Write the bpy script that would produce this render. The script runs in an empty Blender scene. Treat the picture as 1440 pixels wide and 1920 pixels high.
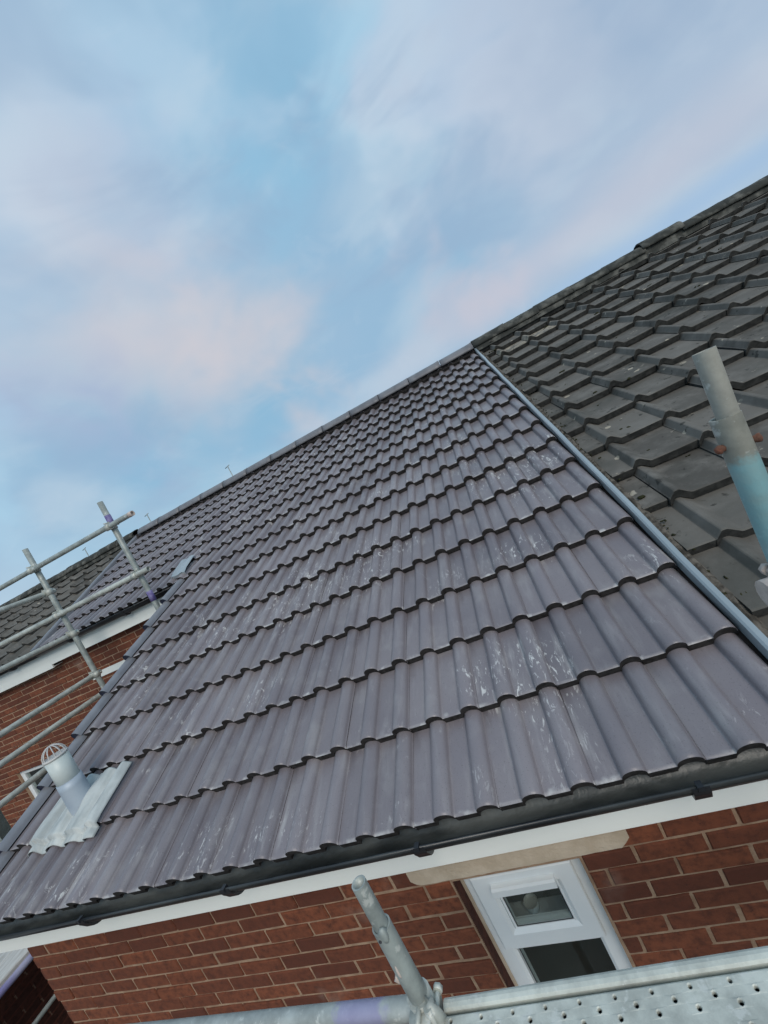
import bpy, bmesh, math, random
from mathutils import Vector, Matrix, noise

random.seed(7)
SC = bpy.context.scene
COL = SC.collection

# ------------------------------------------------------------------ camera
cam = bpy.data.cameras.new('camera')
cam.sensor_fit = 'VERTICAL'
cam.sensor_height = 36.0
cam.lens = 36.0 * 757.18 / 1920.0
cam.clip_start = 0.01
cam.clip_end = 5000
co = bpy.data.objects.new('camera', cam)
COL.objects.link(co)
W = ((0.8730483, -0.4107586, -0.2628002), (0.2050741, -0.1796769, 0.9621127), (-0.4424152, -0.8938644, -0.0726307))
CAM = Vector((-0.46343, -1.11291, 1.04781))
co.matrix_world = Matrix(((W[0][0], -W[0][1], -W[0][2], CAM.x), (W[1][0], -W[1][1], -W[1][2], CAM.y),
                          (W[2][0], -W[2][1], -W[2][2], CAM.z), (0, 0, 0, 1)))
SC.camera = co
SC.render.resolution_x, SC.render.resolution_y = 768, 1024

# ------------------------------------------------------------------ sky and sun
SUN_EL, SUN_AZ = math.radians(36), math.radians(155)      # azimuth from +Y towards +X
world = bpy.data.worlds.new('World')
SC.world = world
world.use_nodes = True
wn, wl = world.node_tree.nodes, world.node_tree.links
wn.clear()


def N(nodes, typ, **kw):
    n = nodes.new(typ)
    for k, v in kw.items():
        if k.startswith('i_'):
            n.inputs[k[2:].replace('_', ' ')].default_value = v
        else:
            setattr(n, k, v)
    return n


def math_node(nodes, links, op, a, b=None, c=None, clamp=False):
    n = nodes.new('ShaderNodeMath')
    n.operation = op
    n.use_clamp = clamp
    for i, v in enumerate((a, b, c)):
        if v is None:
            continue
        if isinstance(v, (int, float)):
            n.inputs[i].default_value = v
        else:
            links.new(v, n.inputs[i])
    return n.outputs[0]


def ramp(nodes, links, src, lo, hi, smooth=True):
    n = nodes.new('ShaderNodeMapRange')
    n.interpolation_type = 'SMOOTHSTEP' if smooth else 'LINEAR'
    links.new(src, n.inputs['Value'])
    n.inputs['From Min'].default_value = lo
    n.inputs['From Max'].default_value = hi
    return n.outputs[0]


def mixc(nodes, links, fac, a, b, blend='MIX'):
    n = nodes.new('ShaderNodeMix')
    n.data_type = 'RGBA'
    n.blend_type = blend
    n.clamp_factor = True
    for sock, v in ((n.inputs[0], fac), (n.inputs[6], a), (n.inputs[7], b)):
        if isinstance(v, (int, float)):
            sock.default_value = v
        elif isinstance(v, tuple):
            sock.default_value = (*v, 1) if len(v) == 3 else v
        else:
            links.new(v, sock)
    return n.outputs[2]


def sky_nodes():
    sky = N(wn, 'ShaderNodeTexSky', sky_type='NISHITA', sun_disc=False)
    sky.sun_elevation = SUN_EL
    sky.sun_rotation = SUN_AZ
    sky.air_density, sky.dust_density, sky.ozone_density = 1.0, 1.2, 1.5
    tc = N(wn, 'ShaderNodeTexCoord')
    d = tc.outputs['Generated']

    def nz(scale, detail, rough, stretch=(1, 1, 1), off=(0, 0, 0), rot=(0, 0, 0), dist=0.0):
        m = N(wn, 'ShaderNodeMapping', vector_type='POINT')
        m.inputs['Scale'].default_value = stretch
        m.inputs['Location'].default_value = off
        m.inputs['Rotation'].default_value = rot
        wl.new(d, m.inputs[0])
        n = N(wn, 'ShaderNodeTexNoise', i_Scale=scale, i_Detail=detail, i_Roughness=rough, i_Distortion=dist)
        wl.new(m.outputs[0], n.inputs['Vector'])
        return n.outputs['Fac']

    def dot(v):
        n = N(wn, 'ShaderNodeVectorMath', operation='DOT_PRODUCT')
        wl.new(d, n.inputs[0])
        n.inputs[1].default_value = v
        return n.outputs['Value']

    def mm(op, a, b=None, c=None, clamp=False):
        return math_node(wn, wl, op, a, b, c, clamp)

    n1 = nz(2.1, 3, 0.52, (1, 1, 1.5), (3.1, 0.4, 1.2), dist=0.35)
    n2 = nz(3.6, 4, 0.45, (0.8, 1, 1.9), (1.7, 5.2, 0.3), (0, 0.5, 0.2), dist=0.5)
    n3 = nz(1.25, 3, 0.5, (1, 1, 1.2), (8.4, 2.2, 4.0))
    nzw = mm('SUBTRACT', n1, 0.5)
    nzb = mm('SUBTRACT', nz(5.5, 3, 0.55, (1, 1, 1.3), (2.2, 7.1, 3.3), dist=0.3), 0.5)

    def blob(v, inner, outer, wob=0.10):
        L = math.sqrt(sum(x * x for x in v))
        v = tuple(x / L for x in v)
        ch = mm('SQRT', mm('MAXIMUM', mm('MULTIPLY_ADD', dot(v), -2.0, 2.0), 0.0))      # about the angle in radians
        ch = mm('MULTIPLY_ADD', nzb, wob * 1.3, mm('MULTIPLY_ADD', nzw, wob * 1.6, ch))
        return ramp(wn, wl, ch, math.radians(outer), math.radians(inner))

    def band(a, b, half, soft, wob=0.12, shift=0.0):
        nv = Vector(a).cross(Vector(b)).normalized()
        dd = mm('ADD', mm('MULTIPLY_ADD', nzw, wob, dot(tuple(nv))), shift)
        ab = mm('ABSOLUTE', dd)
        r = ramp(wn, wl, ab, half + soft, max(half - soft, 0.0))
        return r
    # thin cloud over blue: soft patches, wisps, and a few clouds still lit pink
    def over(fac, col, k):
        return mixc(wn, wl, mm('MULTIPLY', fac, k), c, col)
    blue = mixc(wn, wl, 1.0, sky.outputs[0], (0.034, 0.036, 0.034), 'MULTIPLY')
    blue = mixc(wn, wl, 0.9, blue, (0.27, 0.52, 0.73))
    c = mixc(wn, wl, ramp(wn, wl, n3, 0.36, 0.62), blue, (0.35, 0.51, 0.68))
    c = over(blob((-0.50, 0.55, 0.66), 4, 34, 0.25), (0.47, 0.59, 0.735), 0.8)
    c = over(blob((0.50, 0.76, 0.42), 6, 32, 0.22), (0.42, 0.525, 0.67), 0.9)
    c = over(blob((-0.07, 0.80, 0.60), 2, 21, 0.30), (0.27, 0.52, 0.72), 0.9)
    c = over(blob((-0.02, 0.89, 0.46), 2, 17, 0.30), (0.315, 0.49, 0.67), 0.85)
    c = over(blob((-0.05, 0.72, 0.69), 1, 9, 0.35), (0.265, 0.465, 0.65), 0.7)
    c = over(blob((0.105, 0.755, 0.645), 0, 7, 0.40), (0.44, 0.66, 0.82), 0.6)
    c = over(blob((-0.13, 0.69, 0.715), 0, 9, 0.40), (0.45, 0.62, 0.78), 0.7)
    c = over(blob((0.225, 0.80, 0.557), 0, 8, 0.45), (0.50, 0.60, 0.745), 0.7)
    c = over(blob((0.325, 0.84, 0.436), 0, 10, 0.40), (0.55, 0.625, 0.74), 0.7)
    c = over(blob((-0.50, 0.60, 0.625), 0, 12, 0.40), (0.60, 0.69, 0.80), 0.6)
    c = over(blob((-0.36, 0.74, 0.57), 1, 12, 0.35), (0.40, 0.53, 0.715), 0.6)
    c = over(blob((0.45, 0.77, 0.45), 1, 13, 0.40), (0.37, 0.48, 0.635), 0.55)
    wis = ramp(wn, wl, n2, 0.46, 0.68)
    c = over(wis, (0.56, 0.68, 0.78), 0.42)
    n4 = nz(9.0, 4, 0.6, (0.8, 1, 1.6), (4.3, 2.6, 1.0), (0.3, 0.4, 0.2), 0.6)
    c = over(ramp(wn, wl, n4, 0.50, 0.72), (0.55, 0.66, 0.77), 0.16)
    dark = ramp(wn, wl, nz(3.4, 4, 0.58, (0.8, 1, 1.7), (9.3, 1.1, 6.0), (0.2, 0.4, 0.1), 0.5), 0.48, 0.68)
    c = over(dark, (0.30, 0.435, 0.61), 0.5)
    # pink-lit bands low over the ridge
    pb = band((0.577, 0.773, 0.265), (0.064, 0.972, 0.228), 0.02, 0.055, 0.10)
    pb = mm('MULTIPLY', pb, blob((0.32, 0.90, 0.25), 8, 40, 0.1))
    c = over(pb, (0.60, 0.595, 0.675), 0.5)
    bb = band((0.60, 0.78, 0.190), (0.28, 0.94, 0.170), 0.010, 0.03, 0.06)
    bb = mm('MULTIPLY', bb, blob((0.45, 0.87, 0.17), 6, 28, 0.06))
    c = over(bb, (0.33, 0.50, 0.73), 0.75)
    c = over(blob((-0.48, 0.75, 0.445), 0, 20, 0.20), (0.60, 0.595, 0.655), 0.85)
    c = over(blob((-0.36, 0.83, 0.43), 0, 14, 0.22), (0.64, 0.605, 0.645), 0.65)
    c = over(blob((-0.33, 0.915, 0.225), 0, 7, 0.2), (0.66, 0.60, 0.63), 0.75)
    c = over(blob((0.13, 0.958, 0.25), 0, 8, 0.2), (0.62, 0.58, 0.65), 0.6)
    c = over(blob((-0.62, 0.715, 0.31), 1, 13, 0.28), (0.335, 0.45, 0.655), 0.8)
    c = over(blob((-0.79, 0.56, 0.25), 0, 9, 0.28), (0.42, 0.66, 0.83), 0.7)
    # paler towards the horizon
    sep = N(wn, 'ShaderNodeSeparateXYZ')
    wl.new(d, sep.inputs[0])
    hz = ramp(wn, wl, sep.outputs[2], 0.24, 0.03)
    c = over(hz, (0.56, 0.70, 0.80), 0.6)
    below = ramp(wn, wl, sep.outputs[2], -0.02, -0.10)
    c = over(below, (0.20, 0.21, 0.20), 1.0)
    bg = N(wn, 'ShaderNodeBackground')
    bg.inputs['Strength'].default_value = 0.80
    wl.new(c, bg.inputs[0])
    out = N(wn, 'ShaderNodeOutputWorld')
    wl.new(bg.outputs[0], out.inputs[0])


sky_nodes()
world.cycles.sampling_method = 'MANUAL'
world.cycles.sample_map_resolution = 256
sl = bpy.data.lights.new('sun', 'SUN')
sl.energy = 1.5
sl.angle = math.radians(35)
sl.color = (1.0, 0.925, 0.84)
so = bpy.data.objects.new('sun', sl)
COL.objects.link(so)
sd = Vector((math.sin(SUN_AZ) * math.cos(SUN_EL), math.cos(SUN_AZ) * math.cos(SUN_EL), math.sin(SUN_EL)))
so.rotation_euler = sd.to_track_quat('Z', 'Y').to_euler()
so.location = sd * 60

SC.view_settings.view_transform = 'Standard'
SC.view_settings.look = 'None'
SC.view_settings.exposure = 0.32
SC.view_settings.gamma = 1.0
SC.view_settings.use_curve_mapping = False
SC.cycles.max_bounces = 5
SC.cycles.use_adaptive_sampling = True
SC.cycles.adaptive_threshold = 0.02
SC.cycles.use_denoising = True

# ------------------------------------------------------------------ helpers
TH = math.radians(24.285)
CT, ST = math.cos(TH), math.sin(TH)
GAUGE = 0.3293


def R3(u, v, n=0.0):
    """roof plane: u along the eaves, v up the slope, n out of the roof"""
    return Vector((u, v * CT - n * ST, v * ST + n * CT))


def mesh(name, verts, faces, smooth=None, mats=None):
    me = bpy.data.meshes.new(name)
    me.from_pydata([tuple(v) for v in verts], [], faces)
    if smooth:
        me.polygons.foreach_set('use_smooth', [True] * len(me.polygons) if smooth is True else smooth)
    if mats:
        me.polygons.foreach_set('material_index', mats)
    me.update()
    return me


def link(name, me, mat=None, parent=None, loc=None, rot=None):
    o = bpy.data.objects.new(name, me)
    COL.objects.link(o)
    if mat is not None:
        if not me.materials:
            for m in (mat if isinstance(mat, (list, tuple)) else (mat,)):
                me.materials.append(m)
    if parent is not None:
        o.parent = parent
        if parent.parent is None and parent.type == 'EMPTY':
            o.matrix_parent_inverse = Matrix.Translation(-parent.location)
        elif parent.parent is None:
            o.matrix_parent_inverse = Matrix.Translation(-parent.location)
    if loc is not None:
        o.location = loc
    if rot is not None:
        o.rotation_euler = rot
    return o


def tag(o, label, cat, group=None, kind=None):
    if label:
        o['label'] = label
    if cat:
        o['category'] = cat
    if group:
        o['group'] = group
    if kind:
        o['kind'] = kind
    return o


def thing(name, loc, label, cat, group=None):
    o = bpy.data.objects.new(name, None)
    o.empty_display_size = 0.2
    COL.objects.link(o)
    o.location = loc
    return tag(o, label, cat, group)


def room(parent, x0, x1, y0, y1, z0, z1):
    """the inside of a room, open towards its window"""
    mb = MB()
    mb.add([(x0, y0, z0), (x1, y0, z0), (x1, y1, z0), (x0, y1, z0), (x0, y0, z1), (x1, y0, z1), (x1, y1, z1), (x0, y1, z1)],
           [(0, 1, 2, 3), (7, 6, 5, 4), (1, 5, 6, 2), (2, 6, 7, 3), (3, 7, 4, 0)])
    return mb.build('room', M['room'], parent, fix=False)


class MB:
    """collects shapes (world coordinates) for one mesh"""
    def __init__(s):
        s.v, s.f, s.s, s.m = [], [], [], []

    def add(s, vs, fs, smooth=False, mat=0):
        b = len(s.v)
        s.v += [Vector(v) for v in vs]
        s.f += [tuple(i + b for i in f) for f in fs]
        s.s += [smooth] * len(fs)
        s.m += [mat] * len(fs)
        return s

    def box(s, a, b, mat=0, M=None):
        (x0, y0, z0), (x1, y1, z1) = a, b
        vs = [(x0, y0, z0), (x1, y0, z0), (x1, y1, z0), (x0, y1, z0), (x0, y0, z1), (x1, y0, z1), (x1, y1, z1), (x0, y1, z1)]
        if M:
            vs = [M @ Vector(v) for v in vs]
        return s.add(vs, [(0, 3, 2, 1), (4, 5, 6, 7), (0, 1, 5, 4), (1, 2, 6, 5), (2, 3, 7, 6), (3, 0, 4, 7)], mat=mat)

    def tube(s, a, b, r, seg=16, hollow=0.0, mat=0, r2=None, cap=True, rings=1, wob=0.0):
        a, b = Vector(a), Vector(b)
        ax = (b - a).normalized()
        u = ax.orthogonal().normalized()
        w = ax.cross(u)
        r2 = r if r2 is None else r2

        def ring(c, rr, ph=0.0):
            return [c + (u * math.cos(2 * math.pi * i / seg) + w * math.sin(2 * math.pi * i / seg)) * rr for i in range(seg)]
        vs = []
        for k in range(rings + 1):
            t = k / rings
            rr = r + (r2 - r) * t
            if wob:
                rr *= 1 + wob * random.uniform(-1, 1)
            vs += ring(a.lerp(b, t), rr)
        fs = []
        for k in range(rings):
            for i in range(seg):
                j = (i + 1) % seg
                fs.append((k * seg + i, k * seg + j, (k + 1) * seg + j, (k + 1) * seg + i))
        s.add(vs, fs, True, mat)
        if hollow:
            ia, ib = ring(a, r - hollow), ring(b, r2 - hollow)
            oa, ob = ring(a, r), ring(b, r2)
            L = min(0.25, (b - a).length * 0.45)
            da, db = ring(a + ax * L, r - hollow), ring(b - ax * L, r2 - hollow)
            q = [(i, (i + 1) % seg, seg + (i + 1) % seg, seg + i) for i in range(seg)]
            s.add(oa + ia, q, False, mat)
            s.add(ib + ob, q, False, mat)
            s.add(ia + da, q, True, mat)
            s.add(db + ib, q, True, mat)
            s.add(da, [tuple(range(seg))], False, mat)
            s.add(db, [tuple(reversed(range(seg)))], False, mat)
        elif cap:
            s.add(vs[:seg], [tuple(reversed(range(seg)))], False, mat)
            s.add(vs[-seg:], [tuple(range(seg))], False, mat)
        return s

    def extrude(s, prof, a, b, mat=0, smooth=False, closed=True, caps=True):
        """prof: list of (y,z) swept along x from a to b"""
        n = len(prof)
        vs = [(a, y, z) for y, z in prof] + [(b, y, z) for y, z in prof]
        rng = range(n if closed else n - 1)
        s.add(vs, [(i, (i + 1) % n, n + (i + 1) % n, n + i) for i in rng], smooth, mat)
        if caps and closed:
            s.add(vs[:n], [tuple(reversed(range(n)))], False, mat)
            s.add(vs[n:], [tuple(range(n))], False, mat)
        return s

    def blob(s, c, r, seg=8, rng=5, mat=0, amp=0.2, seed=0):
        vs, fs = [], []
        c = Vector(c)
        for i in range(rng + 1):
            ph = math.pi * i / rng
            for j in range(seg):
                t = 2 * math.pi * j / seg
                d = Vector((math.sin(ph) * math.cos(t), math.sin(ph) * math.sin(t), math.cos(ph)))
                k = 1 + amp * (noise.noise(d * 1.7 + Vector((seed * 3.1, seed, 0))))
                vs.append(c + Vector((d.x * r[0], d.y * r[1], d.z * r[2])) * k)
        for i in range(rng):
            for j in range(seg):
                k = (j + 1) % seg
                fs.append((i * seg + j, (i + 1) * seg + j, (i + 1) * seg + k, i * seg + k))
        return s.add(vs, fs, True, mat)

    def build(s, name, mat, parent=None, fix=True):
        me = mesh(name, s.v, s.f, s.s, s.m)
        if fix:
            bm = bmesh.new()
            bm.from_mesh(me)
            bmesh.ops.remove_doubles(bm, verts=bm.verts, dist=1e-5)
            bmesh.ops.recalc_face_normals(bm, faces=bm.faces)
            bm.to_mesh(me)
            bm.free()
        return link(name, me, mat, parent)


# ------------------------------------------------------------------ materials
def material(name, rough=0.6, metal=0.0, spec=0.5):
    m = bpy.data.materials.new(name)
    m.use_nodes = True
    nt = m.node_tree
    b = nt.nodes['Principled BSDF']
    b.inputs['Roughness'].default_value = rough
    b.inputs['Metallic'].default_value = metal
    b.inputs['Specular IOR Level'].default_value = spec
    return m, nt.nodes, nt.links, b


def pos_noise(n, l, scale, detail=4, rough=0.55, stretch=(1, 1, 1), off=(0, 0, 0), per_object=0.0, dist=0.0):
    g = n.new('ShaderNodeNewGeometry')
    mp = n.new('ShaderNodeMapping')
    mp.inputs['Scale'].default_value = stretch
    mp.inputs['Location'].default_value = off
    l.new(g.outputs['Position'], mp.inputs[0])
    t = n.new('ShaderNodeTexNoise')
    t.inputs['Scale'].default_value = scale
    t.inputs['Detail'].default_value = detail
    t.inputs['Roughness'].default_value = rough
    t.inputs['Distortion'].default_value = dist
    l.new(mp.outputs[0], t.inputs['Vector'])
    return t.outputs['Fac']


def add_bump(n, l, b, h, strength=0.2, dist=0.01):
    bp = n.new('ShaderNodeBump')
    bp.inputs['Strength'].default_value = strength
    bp.inputs['Distance'].default_value = dist
    l.new(h, bp.inputs['Height'])
    l.new(bp.outputs[0], b.inputs['Normal'])


def obj_rand(n):
    return n.new('ShaderNodeObjectInfo').outputs['Random']


def simple(name, ca, cb, scale=8, rough=0.6, metal=0.0, bump=0.1, bscale=60, lo=0.35, hi=0.65, spec=0.5, stretch=(1, 1, 1), detail=5):
    m, n, l, b = material(name, rough, metal, spec)
    f = ramp(n, l, pos_noise(n, l, scale, detail, stretch=stretch), lo, hi)
    l.new(mixc(n, l, f, ca, cb), b.inputs['Base Color'])
    if bump:
        add_bump(n, l, b, pos_noise(n, l, bscale, 3), bump, 0.004)
    return m


def new_tile_mat():
    m, n, l, b = material('new_tile', 0.4, 0, 0.5)
    r = obj_rand(n)
    base = mixc(n, l, r, (0.152, 0.134, 0.147), (0.222, 0.197, 0.211))
    base = mixc(n, l, math_node(n, l, 'MULTIPLY', ramp(n, l, pos_noise(n, l, 3.0, 2), 0.35, 0.7), 0.35), base, (0.255, 0.228, 0.232))
    # scuffs and bloom: pale streaks that run down the slope, in patches
    patch = ramp(n, l, pos_noise(n, l, 2.3, 2, off=(1.3, 0.2, 3)), 0.51, 0.66)
    st = pos_noise(n, l, 1.0, 4, 0.7, (62, 19, 19), off=(0.4, 0.7, 0.1), dist=0.8)
    scuff = math_node(n, l, 'MULTIPLY', ramp(n, l, st, 0.572, 0.65), patch)
    st3 = pos_noise(n, l, 1.0, 5, 0.75, (30, 9, 9), off=(3, 1, 9), dist=1.2)
    scuff = math_node(n, l, 'MAXIMUM', scuff, math_node(n, l, 'MULTIPLY', ramp(n, l, st3, 0.615, 0.70), math_node(n, l, 'MULTIPLY_ADD', patch, 0.8, 0.16)))
    st2 = pos_noise(n, l, 1.0, 3, 0.62, (26, 4.2, 4.2), off=(4, 4, 4))
    haze = math_node(n, l, 'MULTIPLY', ramp(n, l, st2, 0.50, 0.74), math_node(n, l, 'MULTIPLY_ADD', patch, 0.30, 0.10))
    uv = n.new('ShaderNodeUVMap')
    uv.uv_map = 'UVMap'
    sp = n.new('ShaderNodeSeparateXYZ')
    l.new(uv.outputs[0], sp.inputs[0])
    lip = ramp(n, l, math_node(n, l, 'MULTIPLY_ADD', pos_noise(n, l, 22, 2), 0.15, sp.outputs[1]), 0.125, 0.062)
    pan = ramp(n, l, sp.outputs[0], 0.45, 0.1)
    thin = math_node(n, l, 'MULTIPLY', math_node(n, l, 'MULTIPLY', ramp(n, l, sp.outputs[1], 0.034, 0.018), ramp(n, l, sp.outputs[0], 0.2, 0.02)), ramp(n, l, pos_noise(n, l, 9, 1, off=(2, 8, 2)), 0.42, 0.56))  # painted highlight: thin bright line along the pan's lower lip
    lp = math_node(n, l, 'MULTIPLY', math_node(n, l, 'MULTIPLY', lip, pan), ramp(n, l, pos_noise(n, l, 13, 2, off=(7, 1, 2)), 0.49, 0.62))  # patchy pale lip: bloom together with a painted glint
    pale = math_node(n, l, 'MAXIMUM', math_node(n, l, 'MAXIMUM', math_node(n, l, 'MULTIPLY', scuff, 0.95), haze), math_node(n, l, 'MAXIMUM', math_node(n, l, 'MULTIPLY', lp, 0.6), math_node(n, l, 'MULTIPLY', thin, 0.15)))
    col = mixc(n, l, pale, base, (0.60, 0.585, 0.565))
    grit = ramp(n, l, pos_noise(n, l, 230, 2), 0.60, 0.72)
    col = mixc(n, l, math_node(n, l, 'MULTIPLY', grit, 0.45), col, (0.08, 0.072, 0.070))
    dust = math_node(n, l, 'MULTIPLY', ramp(n, l, pos_noise(n, l, 5.5, 3, 0.65, off=(6, 3, 1)), 0.52, 0.75), 0.22)
    col = mixc(n, l, dust, col, (0.36, 0.345, 0.335))
    l.new(col, b.inputs['Base Color'])
    l.new(math_node(n, l, 'MULTIPLY_ADD', pos_noise(n, l, 9, 1), 0.20, 0.26), b.inputs['Roughness'])
    add_bump(n, l, b, pos_noise(n, l, 160, 1), 0.12, 0.003)
    return m


def old_tile_mat(name='old_tile', pale=False):
    m, n, l, b = material(name, 0.88, 0, 0.3)
    r = obj_rand(n)
    base = mixc(n, l, r, (0.080, 0.073, 0.064), (0.140, 0.128, 0.112))
    if pale:
        base = mixc(n, l, ramp(n, l, pos_noise(n, l, 13, 6, 0.7), 0.40, 0.58), base, (0.40, 0.34, 0.26))
    base = mixc(n, l, ramp(n, l, pos_noise(n, l, 6, 6, 0.65), 0.4, 0.72), base, (0.165, 0.152, 0.135))
    base = mixc(n, l, math_node(n, l, 'MULTIPLY', ramp(n, l, pos_noise(n, l, 2.2, 4), 0.5, 0.7), 0.5), base, (0.045, 0.047, 0.040))
    # pale lichen spots
    lich = ramp(n, l, pos_noise(n, l, 11, 5, 0.62, off=(3, 9, 1)), 0.655, 0.72)
    lc = mixc(n, l, pos_noise(n, l, 5, 2), (0.36, 0.36, 0.33), (0.46, 0.36, 0.24))
    base = mixc(n, l, math_node(n, l, 'MULTIPLY', lich, 0.8), base, lc)
    vo = n.new('ShaderNodeTexVoronoi')
    vo.inputs['Scale'].default_value = 9.0
    gg = n.new('ShaderNodeNewGeometry')
    l.new(gg.outputs['Position'], vo.inputs['Vector'])
    sc_ = n.new('ShaderNodeSeparateColor')
    l.new(vo.outputs['Color'], sc_.inputs[0])
    rad = math_node(n, l, 'MULTIPLY', ramp(n, l, sc_.outputs[0], 0.80, 1.0, False), 0.22)
    spot = ramp(n, l, math_node(n, l, 'SUBTRACT', math_node(n, l, 'MULTIPLY_ADD', pos_noise(n, l, 60, 3), 0.10, vo.outputs['Distance']), rad), 0.055, 0.035)
    base = mixc(n, l, math_node(n, l, 'MULTIPLY', spot, 0.8), base, lc)
    drk = ramp(n, l, pos_noise(n, l, 19, 4, off=(5, 2, 7)), 0.61, 0.70)
    base = mixc(n, l, math_node(n, l, 'MULTIPLY', drk, 0.75), base, (0.025, 0.024, 0.020))
    l.new(base, b.inputs['Base Color'])
    add_bump(n, l, b, pos_noise(n, l, 90, 5, 0.7), 0.35, 0.004)
    return m


def brick_mat(name, a, c, dark):
    m, n, l, b = material(name, 0.9, 0, 0.25)
    base = mixc(n, l, obj_rand(n), a, c)
    base = mixc(n, l, ramp(n, l, pos_noise(n, l, 30, 5, 0.65), 0.35, 0.75), base, dark)
    base = mixc(n, l, math_node(n, l, 'MULTIPLY', ramp(n, l, pos_noise(n, l, 2.5, 4, off=(2, 2, 5)), 0.62, 0.78), 0.35), base, (0.36, 0.30, 0.25))
    spk = ramp(n, l, pos_noise(n, l, 120, 2), 0.68, 0.74)
    base = mixc(n, l, math_node(n, l, 'MULTIPLY', spk, 0.5), base, (0.05, 0.03, 0.025))
    l.new(base, b.inputs['Base Color'])
    add_bump(n, l, b, pos_noise(n, l, 140, 4, 0.7), 0.5, 0.004)
    return m


def wall_texture_mat():
    """walls beyond the reach of single bricks"""
    m, n, l, b = material('brickwork', 0.9, 0, 0.25)
    g = n.new('ShaderNodeNewGeometry')
    s = n.new('ShaderNodeSeparateXYZ')
    l.new(g.outputs['Position'], s.inputs[0])
    cx = n.new('ShaderNodeCombineXYZ')
    l.new(math_node(n, l, 'ADD', s.outputs[0], s.outputs[1]), cx.inputs[0])
    l.new(s.outputs[2], cx.inputs[1])
    t = n.new('ShaderNodeTexBrick')
    t.inputs['Color1'].default_value = (0.19, 0.062, 0.040, 1)
    t.inputs['Color2'].default_value = (0.145, 0.050, 0.036, 1)
    t.inputs['Mortar'].default_value = (0.30, 0.20, 0.14, 1)
    t.inputs['Scale'].default_value = 1.0
    t.inputs['Mortar Size'].default_value = 0.005
    t.inputs['Brick Width'].default_value = 0.235
    t.inputs['Row Height'].default_value = 0.0735
    l.new(cx.outputs[0], t.inputs['Vector'])
    l.new(mixc(n, l, math_node(n, l, 'MULTIPLY', pos_noise(n, l, 40, 4), 0.5), t.outputs['Color'], (0.07, 0.03, 0.022)), b.inputs['Base Color'])
    add_bump(n, l, b, t.outputs['Fac'], -0.4, 0.004)
    return m


def galv_mat(name, tint=(0.40, 0.43, 0.40), purple=False, blue=None, metal=0.3):
    m, n, l, b = material(name, 0.55, metal, 0.5)
    base = mixc(n, l, ramp(n, l, pos_noise(n, l, 9, 6, 0.65), 0.32, 0.68), tint, tuple(x * 0.62 for x in tint))
    splash = ramp(n, l, pos_noise(n, l, 26, 5, 0.65, off=(3, 3, 3)), 0.57, 0.66)
    base = mixc(n, l, math_node(n, l, 'MULTIPLY', splash, 0.7), base, (0.62, 0.62, 0.57))
    if purple:
        gx = n.new('ShaderNodeNewGeometry')
        sx_ = n.new('ShaderNodeSeparateXYZ')
        l.new(gx.outputs['Position'], sx_.inputs[0])
        xx = math_node(n, l, 'MULTIPLY_ADD', pos_noise(n, l, 30, 4), 0.08, sx_.outputs[0])
        pp = math_node(n, l, 'MULTIPLY', ramp(n, l, xx, -1.365, -1.345), ramp(n, l, xx, -1.195, -1.225))
        base = mixc(n, l, math_node(n, l, 'MULTIPLY', pp, 0.7), base, (0.30, 0.27, 0.46))
    if blue:
        g = n.new('ShaderNodeNewGeometry')
        s = n.new('ShaderNodeSeparateXYZ')
        l.new(g.outputs['Position'], s.inputs[0])
        z = math_node(n, l, 'MULTIPLY_ADD', pos_noise(n, l, 40, 4), 0.05, s.outputs[2])
        f = math_node(n, l, 'MULTIPLY', ramp(n, l, z, blue[0] + 0.025, blue[0] + 0.04), ramp(n, l, z, blue[1] + 0.045, blue[1] + 0.025))
        base = mixc(n, l, math_node(n, l, 'MULTIPLY', f, math_node(n, l, 'MULTIPLY_ADD', pos_noise(n, l, 18, 5), 0.9, 0.25, clamp=True)), base, (0.25, 0.50, 0.53))
    l.new(base, b.inputs['Base Color'])
    l.new(math_node(n, l, 'MULTIPLY_ADD', pos_noise(n, l, 14, 4), 0.4, 0.36), b.inputs['Roughness'])
    add_bump(n, l, b, pos_noise(n, l, 70, 5, 0.7), 0.3, 0.003)
    return m


M = {}
M['tile'] = new_tile_mat()
M['tile_edge'] = simple('tile_edge', (0.022, 0.019, 0.018), (0.044, 0.039, 0.037), 40, 0.95, bump=0.3, spec=0.2)  # dark raw concrete, taken near-black to include shade on the down-facing ends
M['ridge'] = simple('ridge', (0.135, 0.132, 0.140), (0.185, 0.18, 0.188), 7, 0.45, bump=0.1)
M['old'] = old_tile_mat()
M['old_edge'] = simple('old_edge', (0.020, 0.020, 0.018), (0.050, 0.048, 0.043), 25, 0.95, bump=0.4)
M['old_ridge'] = simple('old_ridge', (0.035, 0.036, 0.031), (0.15, 0.145, 0.125), 9, 0.95, bump=0.6, bscale=45, lo=0.42, hi=0.75)
M['felt'] = simple('felt', (0.016, 0.016, 0.018), (0.030, 0.030, 0.032), 10, 0.9)
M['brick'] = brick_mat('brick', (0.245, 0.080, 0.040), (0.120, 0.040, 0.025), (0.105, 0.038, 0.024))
M['shaded_brick'] = brick_mat('shaded_brick', (0.12, 0.042, 0.030), (0.075, 0.030, 0.022), (0.045, 0.02, 0.016))  # darkened brick: shade under the scaffold boards put into the colour
M['mortar'] = simple('mortar', (0.40, 0.27, 0.18), (0.29, 0.185, 0.12), 18, 0.95, bump=0.6, bscale=130, spec=0.2)
M['wall'] = wall_texture_mat()
M['upvc'] = simple('upvc', (0.74, 0.77, 0.77), (0.80, 0.82, 0.81), 3, 0.35, bump=0.03)
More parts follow.
